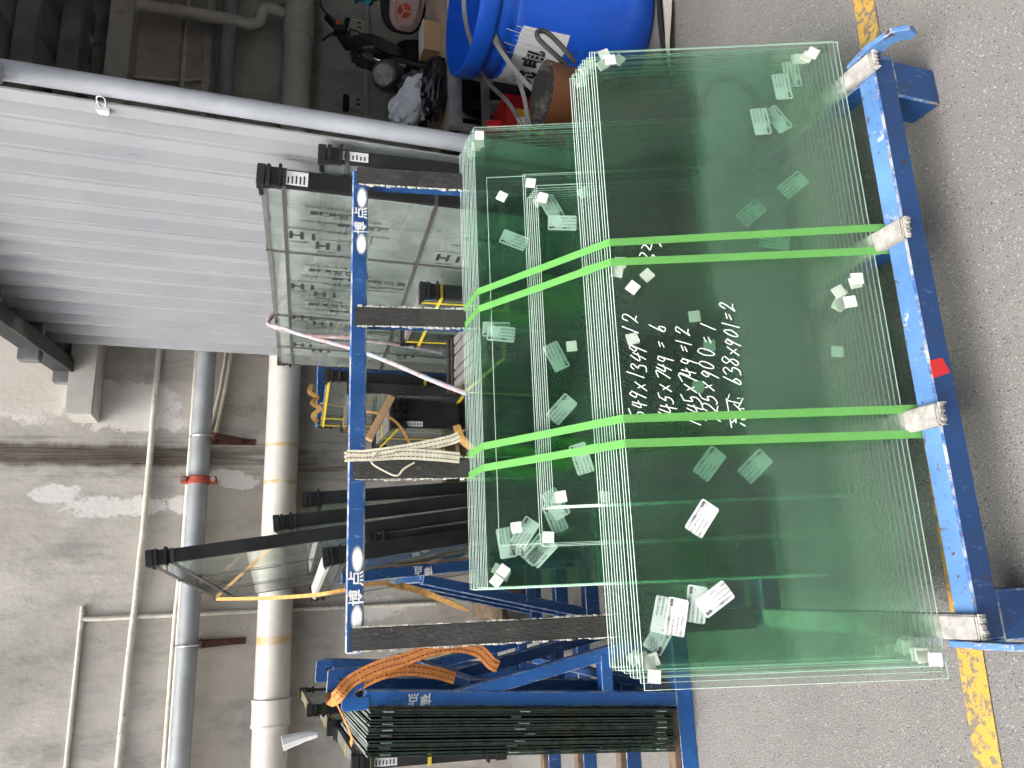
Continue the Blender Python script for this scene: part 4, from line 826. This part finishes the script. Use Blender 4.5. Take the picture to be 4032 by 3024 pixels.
# grey strapping offcuts over the drum
for i, (pts, lab) in enumerate(((((2.36, 2.10, .75), (2.20, 2.06, .73), (2.05, 2.12, .70), (1.98, 2.20, .66), (1.90, 2.25, .58), (1.80, 2.25, .50), (1.68, 2.22, .40)), 'grey strapping offcut curling from the drum rim, nearest the camera'), (((2.38, 2.14, .72), (2.22, 2.08, .70), (2.02, 2.14, .68), (1.95, 2.22, .62), (1.88, 2.3, .52), (1.78, 2.35, .46), (1.66, 2.4, .44)), 'grey strapping offcut passing under the drum rim towards the red box'), (((2.15, 2.04, .74), (2.0, 2.14, .76), (1.93, 2.3, .68), (1.93, 2.45, .58), (1.88, 2.5, .47), (1.78, 2.5, .42), (1.66, 2.45, .40)), 'grey strapping offcut looping outside the drum'))):
    tag(B().band(crom(pts, 6), .017, .001, V((-.5, -.6, .6))).build('strapping_offcut', 'grey_plastic2'), lab, 'strap', 'grey strapping offcuts')
# e-bikes and scooter in the shade
def wheel(t, c, r, ax):
    ax = V(ax).normalized(); u = ax.orthogonal().normalized(); v = ax.cross(u); c = V(c)
    ring = [c + (u * math.cos(q / 24 * 2 * math.pi) + v * math.sin(q / 24 * 2 * math.pi)) * r for q in range(25)]
    w_ = B().tube(ring, .04, 10, False).build('wheel', 'tyre', t)
    B().tube([c - ax * .03, c + ax * .03], r * .55, 20).build('rim', 'poly_white', w_)
t = thing('electric_bike', 'black electric bike with chrome handlebar parked against the wall', 'e-bike', (2.85, 3.6, 0))
B().tube(crom([(3.00, 3.56, 1.085), (2.93, 3.52, 1.05), (2.86, 3.49, 1.00), (2.78, 3.45, .965), (2.70, 3.40, .93), (2.645, 3.36, .88), (2.62, 3.34, .80), (2.62, 3.34, .72)], 5), .013, 10).build('handlebar', 'chrome', t)
B().tube([(3.02, 3.57, 1.10), (2.91, 3.51, 1.045)], .021, 10).build('grip', 'black', t); B().tube([(2.80, 3.46, .975), (2.70, 3.40, .93)], .021, 10).build('grip', 'black', t)
B().box(2.875, 2.915, 3.47, 3.53, 1.02, 1.07).build('switch', 'black', t, .004); B().box(2.905, 2.925, 3.465, 3.475, 1.045, 1.065).build('switch_button', 'logo_red', t)
mr_ = thing  # mirrors
for (p, q, c) in (((2.97, 3.54, 1.07), (3.02, 3.5, 1.14), (3.07, 3.48, 1.15)), ((2.90, 3.5, 1.04), (2.83, 3.48, 1.10), (2.79, 3.47, 1.13))):
    B().tube([p, q, c], .006, 6).build('mirror_stalk', 'black', t)
B().lathe([(0, 0), (.035, .004), (.045, .012), (.043, .02), (0, .022)], (3.10, 3.45, 1.14), 20).build('mirror', 'black', t)
fz = V((-.62, -.78, .10)).normalized(); fx = V((.78, -.62, 0)).normalized(); fu = fz.cross(fx); fu = fu if fu.z > 0 else -fu
B().prism([(-.085, .12), (-.05, .145), (.05, .145), (.085, .12), (.095, .02), (.06, -.12), (.0, -.17), (-.06, -.12), (-.095, .02)], V((2.86, 3.58, .83)), fx, fu, -fz * .07).build('front_shield', 'poly_black', t, .018, True)
B().prism([(.035 * math.cos(q / 16 * 6.2832), .035 * math.sin(q / 16 * 6.2832)) for q in range(16)], V((2.86, 3.58, .88)) + fz * .001, fx, fu, fz * .012).build('headlight', 'grey_plastic', t, .004)
B().bar((2.80, 3.50, .985), (2.90, 3.53, 1.03), .05, .05).build('display', 'black', t, .008)
for e in ((2.95, 3.46, .985), (2.70, 3.33, .885)): B().tube(crom([(2.88 if e[0] > 2.8 else 2.78, 3.47, 1.0 if e[0] > 2.8 else .95), e], 2), .005, 6).build('brake_lever', 'zinc', t)
for q in (0, 1, 2): B().tube(crom([(2.90 - .07 * q, 3.49 - .02 * q, 1.02 - .02 * q), (2.86 - .06 * q, 3.44, .95), (2.80 - .04 * q, 3.46, .86), (2.82, 3.53, .76)], 5), .004, 6).build('cable', 'cable', t)
o = blob('x', '', (2.95, 3.75, .58), (.16, .13, .17), 'black', 4, .06, 1.5); o.name = 'body'; del o['label'], o['category']; attach(o, t)
B().lathe([(0, 0), (.018, .0), (.02, .008), (0, .012)], (2.77, 3.49, .93), 14).build('lock', 'zinc', t)
B().tube([(2.84, 3.58, .80), (2.76, 3.50, .28)], .03, 10).build('fork', 'black', t); wheel(t, (2.75, 3.49, .26), .22, (.6, -.8, 0)); wheel(t, (3.4, 3.95, .26), .22, (.6, -.8, 0))
t = thing('scooter', 'pink electric scooter with a red three-blade emblem on its front', 'scooter', (3.0, 3.2, 0))
nv = V((-.70, -.71, .05)).normalized(); sx = V((.71, -.70, 0)).normalized(); sz = nv.cross(sx)
if sz.z < 0: sz = -sz
pl = []
for q in range(28):
    a = q / 28 * 2 * math.pi; ca, sa = math.cos(a), math.sin(a); pl.append((.185 * math.copysign(abs(ca) ** .55, ca), .085 * math.copysign(abs(sa) ** .6, sa) * (1.05 + .12 * ca)))
pc = V((2.93, 3.17, .735))
B().prism(pl, pc, sx, sz, -nv * .16).build('front_panel', 'pink', t, .03, True)
pl2 = [(x * 1.12, y * 1.35 + .005) for x, y in pl]
B().prism(pl2, pc - nv * .10, sx, sz, -nv * .14).build('inner_apron', 'black', t, .02, True)
lo = pc - sx * .085 + sz * .012 + nv * .0015
for q in range(3):
    a = R(90 + 120 * q); r = .036; e1 = (r * .93 * math.cos(a - .93), r * .93 * math.sin(a - .93)); e2 = (r * .93 * math.cos(a + .93), r * .93 * math.sin(a + .93)); c_ = (.006 * math.cos(a), .006 * math.sin(a))
    B().prism([c_, e1, (r * math.cos(a - .45), r * math.sin(a - .45)), (r * math.cos(a), r * math.sin(a)), (r * math.cos(a + .45), r * math.sin(a + .45)), e2], lo, sx, sz, nv * .001).build('emblem_blade', 'logo_red', t)
B().tube([pc + sz * -.05 - nv * .12, V((3.0, 3.25, .25))], .05, 12).build('fork', 'black', t); wheel(t, (3.0, 3.2, .22), .19, (.7, -.7, 0))
blob('rain_cape', 'teal cape bunched over the scooter handlebar', (3.22, 3.42, .93), (.15, .10, .10), 'teal', 9, .35, 2.4, 'cape')
t = thing('electric_bike', 'grey-nosed electric bike with black rubber grips behind the parcels', 'e-bike', (2.5, 3.35, 0))
B().tube([(2.60, 3.42, .77), (2.57, 3.38, .785), (2.50, 3.28, .825), (2.445, 3.205, .853), (2.435, 3.19, .858)], .08, 22, rr=[.04, .078, .080, .064, .056]).build('headlamp_shell', 'grey_plastic', t)
B().tube([(2.436, 3.191, .8575), (2.430, 3.183, .861)], .048, 22).build('lamp_lens', 'poly_black', t)
for q in range(5): B().tube([(2.43 - .016 * q, 3.242 - .005 * q, .777 - .003 * q), (2.425 - .016 * q, 3.24 - .005 * q, .776 - .003 * q)], .0225, 10).build('grip_ring', 'tyre', t)
B().tube([(2.42, 3.26, .74), (2.33, 3.20, .725)], .006, 6).build('brake_lever', 'zinc', t)
B().tube([(2.45, 3.25, .78), (2.36, 3.22, .765)], .02, 10).build('grip', 'black', t); B().tube([(2.62, 3.4, .82), (2.72, 3.45, .82)], .02, 10).build('grip', 'black', t)
B().tube([(2.46, 3.30, .76), (2.42, 3.22, .3)], .05, 12).build('fork', 'black', t)
o = blob('x', '', (2.50, 3.55, .55), (.14, .22, .16), 'black', 6, .06, 1.2); o.name = 'body'; del o['label'], o['category']; attach(o, t)
wheel(t, (2.38, 3.18, .24), .2, (.9, -.3, 0)); wheel(t, (2.62, 3.85, .24), .2, (.9, -.3, 0))
# cable and cloth strip on the ground
tag(B().tube(crom([(2.7, 2.02, .012), (2.3, 2.035, .012), (2.0, 2.06, .012), (1.72, 2.03, .012), (1.56, 1.93, .012), (1.575, 1.80, .012), (1.50, 1.68, .012), (1.38, 1.61, .012), (1.24, 1.60, .012), (1.1, 1.66, .012)], 8), .011, 8).build('ground_cable', 'cable'), 'black cable snaking over the ground behind the glass', 'cable')
ribbon('cloth_strip', 'crumpled cream cloth strip on the ground by the drum', [(2.6, 1.97, .015), (2.3, 1.98, .02), (2.05, 2.0, .013), (1.85, 2.02, .022), (1.7, 2.03, .012), (1.5, 2.1, .02)], .075, 'webbing', (0, -.3, 1), 8, 'cloth', twist=1.2)
